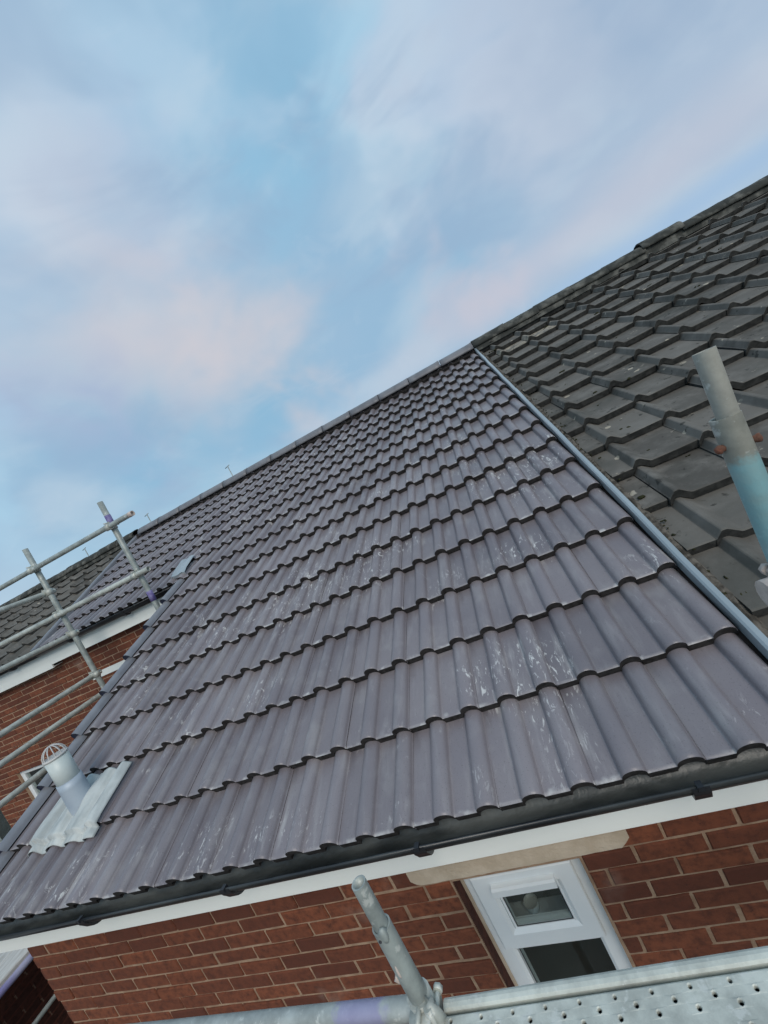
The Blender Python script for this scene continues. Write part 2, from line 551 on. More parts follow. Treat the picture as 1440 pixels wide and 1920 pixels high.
M['fascia'] = simple('fascia', (0.80, 0.815, 0.765), (0.84, 0.85, 0.80), 2.5, 0.45, bump=0.03, stretch=(0.6, 1, 3))
M['sand'] = simple('sand_mortar', (0.60, 0.50, 0.385), (0.50, 0.405, 0.30), 9, 0.95, bump=0.7, bscale=70, spec=0.2)
M['gutter'] = simple('gutter', (0.014, 0.015, 0.017), (0.060, 0.064, 0.062), 4, 0.34, bump=0.12, bscale=30, lo=0.38, hi=0.72, stretch=(0.5, 2, 2))
M['gutter_sheen'] = simple('gutter_sheen', (0.028, 0.031, 0.030), (0.105, 0.110, 0.102), 5, 0.35, bump=0.4, bscale=50, stretch=(0.6, 2, 2))  # lighter gutter inside: the reflected sheen is put into the colour
M['black'] = simple('black_plastic', (0.012, 0.013, 0.016), (0.022, 0.023, 0.026), 9, 0.4, bump=0.0)
M['verge'] = simple('verge_plastic', (0.215, 0.22, 0.24), (0.17, 0.175, 0.195), 6, 0.4, bump=0.05)
M['navy'] = simple('verge_end', (0.012, 0.016, 0.040), (0.02, 0.026, 0.05), 9, 0.45, bump=0)
M['trim'] = simple('trim', (0.36, 0.405, 0.425), (0.29, 0.33, 0.35), 5, 0.22, bump=0.05, stretch=(1, 0.4, 0.4), metal=0.2)
M['debris'] = simple('debris', (0.05, 0.043, 0.035), (0.15, 0.13, 0.108), 30, 0.98, bump=0.9, bscale=60, spec=0.2)
M['lead'] = simple('lead', (0.36, 0.38, 0.37), (0.52, 0.54, 0.52), 7, 0.62, metal=0.08, bump=0.3, bscale=28, stretch=(2.5, 0.8, 0.8))
M['pipe'] = simple('pipe_plastic', (0.50, 0.555, 0.53), (0.56, 0.60, 0.575), 6, 0.4, bump=0.02)
M['sleeve'] = simple('sleeve', (0.33, 0.385, 0.45), (0.40, 0.45, 0.50), 8, 0.5, bump=0.1, metal=0.15)
M['cage'] = simple('cage', (0.50, 0.48, 0.46), (0.58, 0.56, 0.53), 10, 0.5, bump=0)
M['galv'] = galv_mat('galvanised')
M['galv_deck'] = galv_mat('galvanised_deck', (0.62, 0.63, 0.56), metal=0.08)
M['galv_pale'] = galv_mat('galvanised_pale', (0.58, 0.59, 0.53))
M['galv_purple'] = galv_mat('galvanised_purple', (0.47, 0.49, 0.46), purple=True)
M['galv_brown'] = galv_mat('galvanised_brown', (0.40, 0.385, 0.33), metal=0.1)
M['galv_blue'] = galv_mat('galvanised_blue', (0.40, 0.39, 0.33), blue=(0.615, 0.80))
M['lavender'] = simple('lavender_tube', (0.42, 0.42, 0.56), (0.24, 0.22, 0.42), 6, 0.5, stretch=(1, 0.6, 1))
M['purple'] = simple('purple_paint', (0.115, 0.085, 0.24), (0.22, 0.20, 0.36), 22, 0.6)
M['rust'] = simple('rust', (0.20, 0.075, 0.045), (0.12, 0.055, 0.035), 60, 0.9, bump=0.5)
M['pinkish'] = simple('cement_clamp', (0.60, 0.50, 0.44), (0.46, 0.38, 0.33), 30, 0.8, bump=0.4)
M['board'] = simple('scaffold_board', (0.66, 0.64, 0.60), (0.50, 0.47, 0.43), 7, 0.8, bump=0.4, bscale=40, stretch=(6, 1, 6))
M['ground'] = simple('ground', (0.10, 0.095, 0.085), (0.16, 0.15, 0.135), 1.2, 0.95, bump=0.6, bscale=20)
M['moss'] = simple('moss', (0.022, 0.026, 0.012), (0.050, 0.046, 0.024), 40, 1.0, bump=0.9, bscale=120, spec=0.1)
M['steel_dark'] = simple('dark_steel', (0.03, 0.03, 0.035), (0.06, 0.06, 0.065), 20, 0.7)
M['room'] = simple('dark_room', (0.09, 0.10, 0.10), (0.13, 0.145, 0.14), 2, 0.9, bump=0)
M['ceramic'] = simple('white_ceramic', (0.7, 0.72, 0.7), (0.75, 0.76, 0.74), 3, 0.25, bump=0)


def glass_mat():
    m = bpy.data.materials.new('window_glass')
    m.use_nodes = True
    n, l = m.node_tree.nodes, m.node_tree.links
    n.clear()
    o = n.new('ShaderNodeOutputMaterial')
    mx = n.new('ShaderNodeMixShader')
    t = n.new('ShaderNodeBsdfTransparent')
    t.inputs[0].default_value = (0.90, 0.94, 0.93, 1)
    g = n.new('ShaderNodeBsdfGlossy')
    g.inputs['Roughness'].default_value = 0.02
    f = n.new('ShaderNodeLayerWeight')
    f.inputs['Blend'].default_value = 0.5
    p5 = math_node(n, l, 'POWER', f.outputs['Facing'], 4.0)
    l.new(math_node(n, l, 'MULTIPLY_ADD', p5, 0.9, 0.045), mx.inputs[0])
    l.new(t.outputs[0], mx.inputs[1])
    l.new(g.outputs[0], mx.inputs[2])
    l.new(mx.outputs[0], o.inputs[0])
    return m


M['glass'] = glass_mat()

# ------------------------------------------------------------------ ground
g = MB()
g.add([(-900, -900, -3.0), (900, -900, -3.0), (900, 900, -3.0), (-900, 900, -3.0)], [(0, 1, 2, 3)])
tag(g.build('ground', M['ground']), None, None, kind='structure')

# ------------------------------------------------------------------ the three houses
house = thing('terraced_house', (-1.9, 2.4, -3.0), 'red brick house with the new smooth grey roll-tiled roof and white fascia', 'house')
old_right = thing('terraced_house', (3.0, 2.4, -3.0), 'house on the right under old dark lichened tiles with mossy ridge', 'house')
old_left = thing('terraced_house', (-8.7, 4.0, -3.0), 'far house behind the scaffold rails with old brown-grey scale-like tiles', 'house')

RIDGE_V = 5.06
RY, RZ = RIDGE_V * CT, RIDGE_V * ST
SEAM_R, VERGE_X, SEAM_L = 0.05, -3.755, -6.09
C_UP = 8                                         # course where the upper roof begins left of the verge


def slab(mb, x0, x1, v0, v1, n0, n1):
    P = [R3(x0, v0, n0), R3(x1, v0, n0), R3(x1, v1, n0), R3(x0, v1, n0), R3(x0, v0, n1), R3(x1, v0, n1), R3(x1, v1, n1), R3(x0, v1, n1)]
    mb.add(P, [(0, 3, 2, 1), (4, 5, 6, 7), (0, 1, 5, 4), (1, 2, 6, 5), (2, 3, 7, 6), (3, 0, 4, 7)])


def back_slope(mb, x0, x1):
    a = (RY, RZ - 0.06)
    b = (2 * RY - 0.8, RZ - 0.06 - (RY - 0.8) * ST / CT)
    mb.extrude([a, b, (b[0], b[1] - 0.1), (a[0], a[1] - 0.1)], x0, x1)


roof = MB()
slab(roof, VERGE_X - 0.03, SEAM_R, 0.06, RIDGE_V, -0.20, -0.100)
slab(roof, SEAM_L, VERGE_X - 0.03, C_UP * GAUGE + 0.05, RIDGE_V, -0.20, -0.100)
back_slope(roof, SEAM_L, SEAM_R)
roof = roof.build('roof', M['felt'], house)
roof_r = MB()
slab(roof_r, SEAM_R + 0.001, 5.6, 0.06, RIDGE_V, -0.22, -0.115)
back_slope(roof_r, SEAM_R + 0.001, 5.6)
roof_r = roof_r.build('roof', M['felt'], old_right)
roof_l = MB()
slab(roof_l, -11.6, SEAM_L - 0.001, C_UP * GAUGE + 0.05, RIDGE_V, -0.22, -0.115)
back_slope(roof_l, -11.6, SEAM_L - 0.001)
roof_l = roof_l.build('roof', M['felt'], old_left)


# ---- new tiles
def roll(x, half=0.036, h=0.034):
    d = abs(x)
    return h * math.sqrt(max(0.0, 1 - (d / half) ** 2)) ** 0.9 if d < half else 0.0


def new_tile_mesh(name, x_right, x_left, rolls, length):
    xs = [x_right]
    for rc in rolls:
        xs += [rc + 0.05] if rc + 0.05 < x_right - 0.004 else []
        xs += [rc + k * 0.036 for k in (1.12, 1, 0.96, 0.86, 0.7, 0.5, 0.25, 0, -0.25, -0.5, -0.7, -0.86, -0.96, -1, -1.12)]
        xs += [rc - 0.075]
    xs = [x for x in xs if x_left + 0.004 < x <= x_right] + [x_left]
    hs = [max(roll(x - rc) for rc in rolls) for x in xs]
    n = len(xs)
    rows = [(0.0, -0.0045), (0.004, -0.0012), (0.012, 0.0), (length * 0.5, 0.0), (length, 0.0)]
    vs, fs, mats, sm, uvs = [], [], [], [], []
    for s, dz in rows:
        for x, h in zip(xs, hs):
            vs.append((x, s, h - 0.034 - s * 0.125 + dz))
            uvs.append((h / 0.034, s / GAUGE))
    for k in range(len(rows) - 1):
        for i in range(n - 1):
            fs.append((k * n + i, (k + 1) * n + i, (k + 1) * n + i + 1, k * n + i + 1))
            mats.append(0)
            sm.append(True)
    # front end (own vertices, so the edge stays crisp) and the underside lip
    b = len(vs)
    T = 0.037
    for x, h in zip(xs, hs):
        vs.append((x, 0.0, h - 0.034 - 0.0045))
        uvs.append((1, 1))
    for x, h in zip(xs, hs):
        vs.append((x * 0.999, 0.003, max(h - 0.034 - T - 0.002, -0.0765)))
        uvs.append((1, 1))
    for x, h in zip(xs, hs):
        vs.append((x, 0.08, max(h - 0.034 - T, -0.0765) - 0.08 * 0.125))
        uvs.append((1, 1))
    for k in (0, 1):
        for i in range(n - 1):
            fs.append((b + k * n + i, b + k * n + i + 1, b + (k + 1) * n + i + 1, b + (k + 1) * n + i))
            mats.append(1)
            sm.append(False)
    # side edges
    for i, flip in ((0, False), (n - 1, True)):
        q = [i, (len(rows) - 1) * n + i]
        c = len(vs)
        for s in (0.0, length):
            vs.append((xs[i], s, hs[i] - 0.034 - s * 0.125 - 0.02))
            uvs.append((1, 1))
        fs.append((q[0], c, c + 1, q[1]) if not flip else (q[0], q[1], c + 1, c))
        mats.append(0)
        sm.append(False)
    me = mesh(name, vs, fs, sm, mats)
    ul = me.uv_layers.new(name='UVMap')
    for lp in me.loops:
        ul.data[lp.index].uv = uvs[lp.vertex_index]
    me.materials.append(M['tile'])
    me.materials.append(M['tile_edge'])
    return me


T_FULL = new_tile_mesh('roof_tile', 0.0385, -0.2608, (0.0, -0.15), 0.415)
T_HALF = new_tile_mesh('half_tile', 0.0435, -0.120, (0.0,), 0.415)
T_TOP = new_tile_mesh('roof_tile_top', 0.0385, -0.2608, (0.0, -0.15), RIDGE_V - 15 * GAUGE - 0.01)
T_TOPH = new_tile_mesh('half_tile_top', 0.0435, -0.150, (0.0,), RIDGE_V - 15 * GAUGE - 0.01)
for c in range(16):
    kmax = 20 if c >= C_UP else 12
    for k in range(kmax + 1):
        last = k == kmax
        me = (T_TOPH if last else T_TOP) if c == 15 else (T_HALF if last else T_FULL)
        o = link('roof_tile', me, None, roof,
                 R3(-0.3 * k + random.uniform(-.0003, .0003), c * GAUGE + random.uniform(-.002, .002), random.uniform(-.0012, .0015)),
                 (TH + random.uniform(-.005, .003), random.uniform(-.005, .005), random.uniform(-.004, .004)))


# ---- verge caps down the left edge of the lower roof
def verge_cap_mesh():
    mb = MB()
    L = 0.352
    pts = [(0.040, -0.030)] + [(0.036 * math.cos(a), -0.020 + 0.034 * math.sin(a)) for a in [math.pi * i / 8 for i in range(9)]] + [(-0.038, -0.13)]
    n = len(pts)
    vs = [(x, 0.0, z) for x, z in pts] + [(x, L, z - L * 0.125) for x, z in pts]
    mb.add(vs, [(i, i + 1, n + i + 1, n + i) for i in range(n - 1)], True, 0)
    inn = [(x * 0.86, 0.004, -0.02 + (z + 0.02) * 0.86) for x, z in pts]
    mb.add([(x, 0.0, z) for x, z in pts] + inn, [(i, i + 1, n + i + 1, n + i) for i in range(n - 1)], False, 1)
    c = (0.0, 0.012, -0.03)
    mb.add(inn + [c], [(i, i + 1, n) for i in range(n - 1)], False, 1)
    me = mesh('verge_cap', mb.v, mb.f, mb.s, mb.m)
    me.materials.append(M['verge'])
    me.materials.append(M['navy'])
    return me


VC = verge_cap_mesh()
for c in range(C_UP):
    link('verge_cap', VC, None, roof, R3(VERGE_X, c * GAUGE - 0.012, 0.006), (TH, 0, random.uniform(-.004, .004)))
mb = MB()
for (x0, x1, v0, v1) in [(-3.90, -3.70, 2.70, 2.98)]:
    P = []
    for i in range(7):
        for j in range(5):
            x = x0 + (x1 - x0) * i / 6
            v = v0 + (v1 - v0) * j / 4
            P.append(R3(x, v, 0.012 + 0.008 * math.sin(i * 1.7) + (0.0 if j else -0.012)))
    mb.add(P, [(i * 5 + j, (i + 1) * 5 + j, (i + 1) * 5 + j + 1, i * 5 + j + 1) for i in range(6) for j in range(4)], True)
    mb.add([R3(x0, v0, 0), R3(x1, v0, 0), R3(x1, v0, -0.03), R3(x0, v0, -0.03)], [(0, 1, 2, 3)])
mb.build('verge_flashing', M['trim'], roof)


# ---- metal trims at both seams
def trim(name, x, v0, v1, parent, w=0.032, h=0.02, base=-0.02, mat='trim'):
    mb = MB()
    secs = [(x - w * 0.57, base - 0.03), (x - w * 0.55, base + h * 0.75), (x - w * 0.30, base + h), (x + w * 0.32, base + h), (x + w * 0.5, base + h * 0.5), (x + w * 0.55, base - 0.03)]
    n = len(secs)
    K = 9
    vs = []
    for k in range(K + 1):
        v = v0 + (v1 - v0) * k / K
        ox = 0.002 * math.sin(k * 2.3)
        vs += [R3(a + ox, v, b) for a, b in secs]
    mb.add(vs, [(k * n + i, k * n + i + 1, (k + 1) * n + i + 1, (k + 1) * n + i) for k in range(K) for i in range(n - 1)])
    mb.add(vs[:n], [tuple(range(n))])
    return mb.build(name, M[mat], parent)


trim('edge_trim', 0.060, -0.03, 3.02, roof, 0.027, 0.026)
trim('edge_trim', 0.059, 3.026, RIDGE_V - 0.05, roof, 0.026, 0.026, -0.022)
trim('edge_trim', SEAM_L - 0.015, C_UP * GAUGE - 0.03, RIDGE_V - 0.05, roof, 0.06, 0.03, mat='verge')


# ---- ridge tiles
def ridge_mesh(name, L, r, mats, rough=0.0, drop=0.06):
    vs, fs = [], []
    K, S = 6, 14
    a0 = math.radians(82)
    for k in range(K + 1):
        x = -L * k / K
        rr = r * (1.035 if k == 0 else 1.0)
        for i in range(S + 1):
            a = -a0 + 2 * a0 * i / S
            d = rough * noise.noise(Vector((x * 9, a * 3, len(name))))
            vs.append((x, math.sin(a) * (rr + d) * 1.12, math.cos(a) * (rr + d) - drop))
    n = S + 1
    fs = [(k * n + i, (k + 1) * n + i, (k + 1) * n + i + 1, k * n + i + 1) for k in range(K) for i in range(S)]
    me = mesh(name, vs, fs, True)
    for end in (0, K):
        pass
    bm = bmesh.new()
    bm.from_mesh(me)
    bm.normal_update()
    bmesh.ops.solidify(bm, geom=bm.faces[:], thickness=0.014)
    bmesh.ops.recalc_face_normals(bm, faces=bm.faces)
    bm.to_mesh(me)
    bm.free()
    me.materials.append(mats)
    return me


RM = ridge_mesh('ridge_tile', 0.458, 0.108, M['ridge'])
x = 0.045
first = 0.445
k = 0
bed = MB()
bed.extrude([(RY - 0.098, RZ - 0.09), (RY - 0.085, RZ - 0.015), (RY + 0.085, RZ - 0.015), (RY + 0.098, RZ - 0.09)], SEAM_L, SEAM_R)
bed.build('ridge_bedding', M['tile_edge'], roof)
while x > SEAM_L + 0.2:
    link('ridge_tile', RM, None, roof, (x, RY, RZ + random.uniform(-.002, .002)), (random.uniform(-.01, .01), 0, random.uniform(-.003, .003)))
    x -= 0.465
ORM = [ridge_mesh('old_ridge_tile_%d' % i, 0.44, 0.112, M['old_ridge'], 0.012) for i in range(3)]


def old_ridge(parent, x0, x1, hump=None):
    bed = MB()
    K = int((x1 - x0) / 0.05)
    vs = []
    for i in range(K + 1):
        xx = x0 + (x1 - x0) * i / K
        j = 0.018 * noise.noise(Vector((xx * 7, 0.3, 1)))
        vs += [(xx, RY - 0.135 + j, RZ - 0.10), (xx, RY - 0.105 + j, RZ - 0.005 + j), (xx, RY + 0.105, RZ - 0.005), (xx, RY + 0.135, RZ - 0.10)]
    bed.add(vs, [(i * 4 + q, (i + 1) * 4 + q, (i + 1) * 4 + q + 1, i * 4 + q + 1) for i in range(K) for q in range(3)])
    if hump:
        bed.box((hump[0] + 0.03, RY - 0.105, RZ - 0.05), (hump[1] + 0.085, RY + 0.105, RZ + 0.055))
    bed.build('ridge_mortar', M['old_ridge'], parent)
    x = x1
    i = 0
    while x > x0 + 0.2:
        up = 0.040 if hump and hump[0] < x - 0.22 < hump[1] else 0.0
        o = link('ridge_tile', ORM[i % 3], None, parent, (x, RY, RZ + 0.008 + up + random.uniform(-.006, .006)),
                 (random.uniform(-.03, .03), random.uniform(-.008, .008), random.uniform(-.012, .012)))
        x -= 0.42
        i += 1


old_ridge(roof_r, SEAM_R + 0.02, 5.53, (2.15, 2.50))
old_ridge(roof_l, -11.5, SEAM_L - 0.02)


# ---- old tiles
def old_tile_mesh(name, x0=0.0, x1=0.3215, length=0.40):
    prof = [(0.0, 0.004), (0.004, 0.008), (0.022, 0.039), (0.027, 0.042), (0.040, 0.042), (0.046, 0.040), (0.092, 0.003), (0.10, 0.0), (0.205, 0.0008), (0.3215, 0.003)]
    pr = [p for p in prof if x0 < p[0] < x1]

    def at(x):
        for (a, ha), (b, hb) in zip(prof, prof[1:]):
            if a <= x <= b:
                return ha + (hb - ha) * (x - a) / (b - a)
    pr = [(x0, at(x0))] + pr + [(x1, at(x1))]
    n = len(pr)
    vs, fs, mats = [], [], []
    rows = [(0.0, -0.004), (0.007, 0.0), (0.16, 0.0), (length, 0.0)]
    sd = random.random() * 50
    for s, dz in rows:
        for x, h in pr:
            jag = 0.0035 * noise.noise(Vector((x * 30, sd, 0))) if s < 0.01 else 0
            vs.append((x, s + jag, h - 0.042 - s * 0.155 + dz))
    for k in range(3):
        for i in range(n - 1):
            fs.append((k * n + i, k * n + i + 1, (k + 1) * n + i + 1, (k + 1) * n + i))
            mats.append(0)
    b = len(vs)
    for dz, ds in ((-0.004, 0), (-0.048, 0.004)):
        for x, h in pr:
            jag = 0.0035 * noise.noise(Vector((x * 30, sd, 0)))
            vs.append((x, ds + jag, h - 0.042 + dz))
    for i in range(n - 1):
        fs.append((b + i, b + n + i, b + n + i + 1, b + i + 1))
        mats.append(1)
    for i in (0, n - 1):
        c = len(vs)
        vs += [(pr[i][0], 0, pr[i][1] - 0.087), (pr[i][0], length, pr[i][1] - 0.087 - length * 0.155)]
        fs.append((i, 3 * n + i, c + 1, c) if i == 0 else (i, c, c + 1, 3 * n + i))
        mats.append(1)
    me = mesh(name, vs, fs, None, mats)
    me.materials.append(M['old'])
    me.materials.append(M['old_edge'])
    return me


OT = [old_tile_mesh('old_tile_%d' % i) for i in range(4)]
OTP = [old_tile_mesh('old_tile_cut_%d' % i, 0.215) for i in range(2)]
OT_T = [old_tile_mesh('old_tile_top_%d' % i, 0.0, 0.3215, 0.20) for i in range(2)]
M['old_pale'] = old_tile_mat('old_tile_pale', True)
OT_P = old_tile_mesh('old_tile_pale')
OT_P.materials[0] = M['old_pale']
OTP_T = [old_tile_mesh('old_tile_cut_top', 0.215, 0.3215, 0.20)]
OG = 0.3232
moss_spots = []
for r in range(16):
    top = r == 15
    for k in range(-1, 15):
        me = random.choice((OTP_T if top else OTP) if k < 0 else (OT_T if top else OT))
        if (r, k) in ((13, 0), (13, 1)):
            me = OT_P
        p = R3(0.217 + 0.322 * k + random.uniform(-.003, .003), 0.060 + OG * r + random.uniform(-.010, .010) - 0.0035 * max(k, 0), random.uniform(-.005, .006))
        link('roof_tile', me, None, roof_r, p, (TH + random.uniform(-.014, .010), random.uniform(-.014, .014), random.uniform(-.016, .010)))
        if random.random() < 0.45:
            moss_spots.append((0.217 + 0.322 * k + random.uniform(0.12, 0.31), 0.060 + OG * r + random.choice((random.uniform(0.0, 0.05), random.uniform(0.02, 0.3))), random.choice((random.uniform(0.005, 0.012), random.uniform(0.010, 0.024)))))
for r in range(8):
    top = r == 7
    for k in range(16):
        me = random.choice(OT_T if top else OT)
        link('roof_tile', me, None, roof_l, R3(-6.47 - 0.322 * k, 2.66 + OG * r + random.uniform(-.006, .006), random.uniform(-.004, .004)),
             (TH + random.uniform(-.010, .010), random.uniform(-.01, .01), random.uniform(-.012, .012)))

# dirty mortar fillet beside the trim
mb = MB()
K = 90
vs = []
for i in range(K + 1):
    v = -0.02 + (RIDGE_V - 0.1) * i / K
    for j, (xx, nn) in enumerate(((0.074, -0.075), (0.086, -0.056), (0.100, -0.050), (0.112, -0.052), (0.124, -0.075))):
        q = noise.noise(Vector((xx * 60, v * 14, 2.0)))
        vs.append(R3(xx + 0.006 * q, v, nn + 0.010 * q))
mb.add(vs, [(i * 5 + j, i * 5 + j + 1, (i + 1) * 5 + j + 1, (i + 1) * 5 + j) for i in range(K) for j in range(4)])
mb.build('mortar_fillet', M['debris'], roof_r)


# ------------------------------------------------------------------ eaves: fascia, soffit, gutter
def gutter_profile(cy, cz, r, t=0.003):
    out = [(cy - r * math.cos(a), cz - r * math.sin(a)) for a in [math.pi * i / 14 for i in range(15)]]
    inn = [(cy - (r - t) * math.cos(a), cz - (r - t) * math.sin(a)) for a in [math.pi * i / 14 for i in range(15)]]
    return [(cy - r - 0.004, cz + 0.002), (cy - r - 0.004, cz - 0.012)] + out[1:] + list(reversed(inn)) + [(cy - r + t, cz + 0.002)]


def eaves(parent, x0, x1, y, z, brackets, wall_y, bottom=-0.266, g_end=None, fx0=None, mat='gutter'):
    """y, z: eaves edge of the tiles"""
    mb = MB()
    mb.extrude(gutter_profile(y + 0.020, z - 0.056, 0.056), x0 if g_end is None else g_end, x1, smooth=True)
    gut = mb.build('gutter', M[mat], parent)
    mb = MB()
    gutter_sheen = [(y + 0.020 - 0.0515 * math.cos(a), z - 0.056 - 0.0515 * math.sin(a)) for a in [math.pi * (0.10 + 0.80 * i / 10) for i in range(11)]]
    mb.extrude(gutter_sheen, (x0 if g_end is None else g_end) + 0.004, x1 - 0.004, smooth=True, closed=False)
    mb.build('gutter_sheen', M['gutter_sheen'], gut)
    for bx in brackets:
        b = MB()
        cy, cz = y + 0.020, z - 0.056
        out = [(cy - 0.0625 * math.cos(a), cz - (0.0625 + (0.010 if 4 <= i <= 9 else 0)) * math.sin(a)) for i, a in [(i, math.pi * i / 14) for i in range(15)]]
        inn = [(cy - 0.0565 * math.cos(a), cz - 0.0565 * math.sin(a)) for a in [math.pi * i / 14 for i in range(15)]]
        b.extrude(out + list(reversed(inn)), bx - 0.022, bx + 0.022)
        b.box((bx - 0.008, cy - 0.068, cz - 0.006), (bx + 0.008, cy - 0.046, cz + 0.008))
        b.build('bracket', M['black'], gut)
    mb = MB()
    mb.box((fx0 if fx0 is not None else x0, y + 0.080, z + bottom), (x1, y + 0.099, z - 0.045))
    fa = mb.build('fascia', M['fascia'], parent)
    mb = MB()
    mb.box((x0, y + 0.0995, z + bottom + 0.006), (x1, wall_y, z + bottom + 0.016))
    mb.build('soffit', M['fascia'], parent)
    return gut


FWY, MWY = 0.21, 2.60                            # front and main wall faces
EY2, EZ2 = C_UP * GAUGE * CT, C_UP * GAUGE * ST
eaves(house, VERGE_X - 0.04, SEAM_R, 0, 0, (-2.756, -1.959, -1.153, -0.312), FWY)
eaves(house, SEAM_L, VERGE_X - 0.05, EY2, EZ2, (-4.6, -5.5), MWY, mat='black')
eaves(old_right, SEAM_R + 0.002, 5.6, 0.05, 0.02, (1.0, 2.0, 3.0, 4.0), FWY, -0.28)
eaves(old_left, -11.6, SEAM_L - 0.002, EY2, EZ2, (-6.6, -7.6, -8.6), MWY, -0.31, mat='black')


# ------------------------------------------------------------------ brick walls
def brick_mesh(name, L, H=0.0635, D=0.05, seed=0):
    """front face looks towards -y, origin at the face centre; chipped, softly rounded edges"""
    rnd = random.Random(seed)
    c = 0.004
    xs = [-L / 2, -L / 2 + c, -L * 0.17, L * 0.17, L / 2 - c, L / 2]
    zs = [-H / 2, -H / 2 + c, H / 2 - c, H / 2]
    vs, fs = [], []
    for zi, z in enumerate(zs):
        for xi, x in enumerate(xs):
            edge = (xi in (0, 5)) or (zi in (0, 3))
            y = 0.0045 if edge else 0.0
            vs.append((x + (rnd.uniform(-.0015, .0015) if edge else 0), y + rnd.uniform(-.0006, .0006), z + (rnd.uniform(-.0015, .0015) if edge else 0)))
    n = 6
    for a in range(3):
        for b in range(5):
            fs.append((a * n + b, a * n + b + 1, (a + 1) * n + b + 1, (a + 1) * n + b))
    loop = [0, 1, 2, 3, 4, 5, 11, 17, 23, 22, 21, 20, 19, 18, 12, 6]
    b = len(vs)
    for i in loop:
        vs.append((vs[i][0], D, vs[i][2]))
    for i in range(16):
        j = (i + 1) % 16
        fs.append((loop[j], loop[i], b + i, b + j))
    return mesh(name, vs, fs)


BCACHE = {}


def brick_for(L, mat):
    key = (round(L / 0.004), mat.name, random.randint(0, 2))
    if key not in BCACHE:
        me = brick_mesh('brick_%d_%d' % (key[0], key[2]), round(L / 0.004) * 0.004, seed=hash((key[0], key[2])) % 999)
        me.materials.append(mat)
        BCACHE[key] = me
    return BCACHE[key]


def project(p):
    q = Vector(p) - CAM
    x = sum(q[i] * W[i][0] for i in range(3))
    y = sum(q[i] * W[i][1] for i in range(3))
    z = sum(q[i] * W[i][2] for i in range(3))
    return (720 + 757.18 * x / z, 960 + 757.18 * y / z, z)


def lay(parent, y, x0, x1, ztop, rows, pitch, course, phase, holes=(), mat=None, keep=None, limit=300):
    spots = []
    for r in range(rows):
        zc = ztop - course * (r + 0.5)
        ph = phase[r % 2]
        segs = [(x0, x1)]
        for hx0, hx1, hz0, hz1 in holes:
            if hz0 < zc < hz1:
                nxt = []
                for a, b in segs:
                    if a < hx0:
                        nxt.append((a, min(b, hx0)))
                    if b > hx1:
                        nxt.append((max(a, hx1), b))
                segs = nxt
        for a, b in segs:
            j = [a] + [q for q in (ph + pitch * i for i in range(-60, 60)) if a + 0.05 < q < b - 0.05] + [b]
            for p, q in zip(j, j[1:]):
                L = q - p - 0.0105
                if p == a and a == x0:
                    p, L = p - 0.0, L
                if L < 0.03:
                    continue
                c = Vector(((p + q) / 2, y, zc))
                if keep and not keep(c):
                    continue
                spots.append((c, L))
    if len(spots) > limit:
        spots.sort(key=lambda s: project(s[0])[2])
        spots = spots[:limit]
    for c, L in spots:
        link('brick', brick_for(L, mat), None, parent, c + Vector((random.uniform(-.002, .002), -0.006 + random.uniform(-.003, .003), random.uniform(-.002, .002))),
             (random.uniform(-.015, .015), random.uniform(-.010, .010), random.uniform(-.010, .010)))
    return len(spots)


WX0, WX1, WZ0, WZ1 = -1.247, -0.745, -1.62, -0.487     # window opening
BOT = -1.282
wall = MB()
ztop = -0.252
# mortar face of the front wall around the window opening
wall.box((-3.79, FWY, BOT), (WX0, FWY + 0.20, ztop))
wall.box((WX1, FWY, BOT), (SEAM_R, FWY + 0.20, ztop))
wall.box((WX0 + 0.0005, FWY, WZ1), (WX1 - 0.0005, FWY + 0.20, ztop))
wall_f = wall.build('front_wall', M['mortar'], house)
ZT = -0.547 + 0.0735 * 4
nb = lay(wall_f, FWY, -3.795, WX0, ZT, 14, 0.240, 0.0747, (-1.491, -1.367), (), M['brick'])
nb2 = lay(wall_f, FWY, WX1 + 0.006, SEAM_R, ZT, 14, 0.2310, 0.0733, (-0.445, -0.328), (), M['brick'])
nb3 = lay(wall_f, FWY, WX0 + 0.003, WX1 + 0.003, ZT, 3, 0.2310, 0.0733, (-0.92, -1.03), (), M['brick'])
low = MB()
low.box((-3.79, FWY + 0.004, -3.0), (WX0, FWY + 0.19, BOT - 0.0005))
low.box((WX1, FWY + 0.004, -3.0), (SEAM_R, FWY + 0.19, BOT - 0.0005))
low.box((WX0 + 0.0005, FWY + 0.004, -3.0), (WX1 - 0.0005, FWY + 0.19, WZ0))
low.build('lower_wall', M['wall'], house)
side = MB()
side.extrude([(FWY + 0.2, -3.0), (MWY, -3.0), (MWY, MWY * ST / CT - 0.2), (FWY + 0.2, FWY * ST / CT - 0.12)], -3.788, -3.60)
side.build('side_wall', M['wall'], house)
rear = MB()
rear.box((SEAM_L, 2 * RY - 1.3, -3.0), (SEAM_R, 2 * RY - 1.1, 0.3))
rear.build('rear_wall', M['wall'], house)

VL = [(345, 1050), (270, 1180), (190, 1290), (140, 1372), (15, 1575), (-40, 1650)]


def left_of_verge(c):
    px, py, _ = project(c)
    for (xa, ya), (xb, yb) in zip(VL, VL[1:]):
        if ya <= py <= yb:
            return px < xa + (xb - xa) * (py - ya) / (yb - ya) + 70 and px > -260
    return False


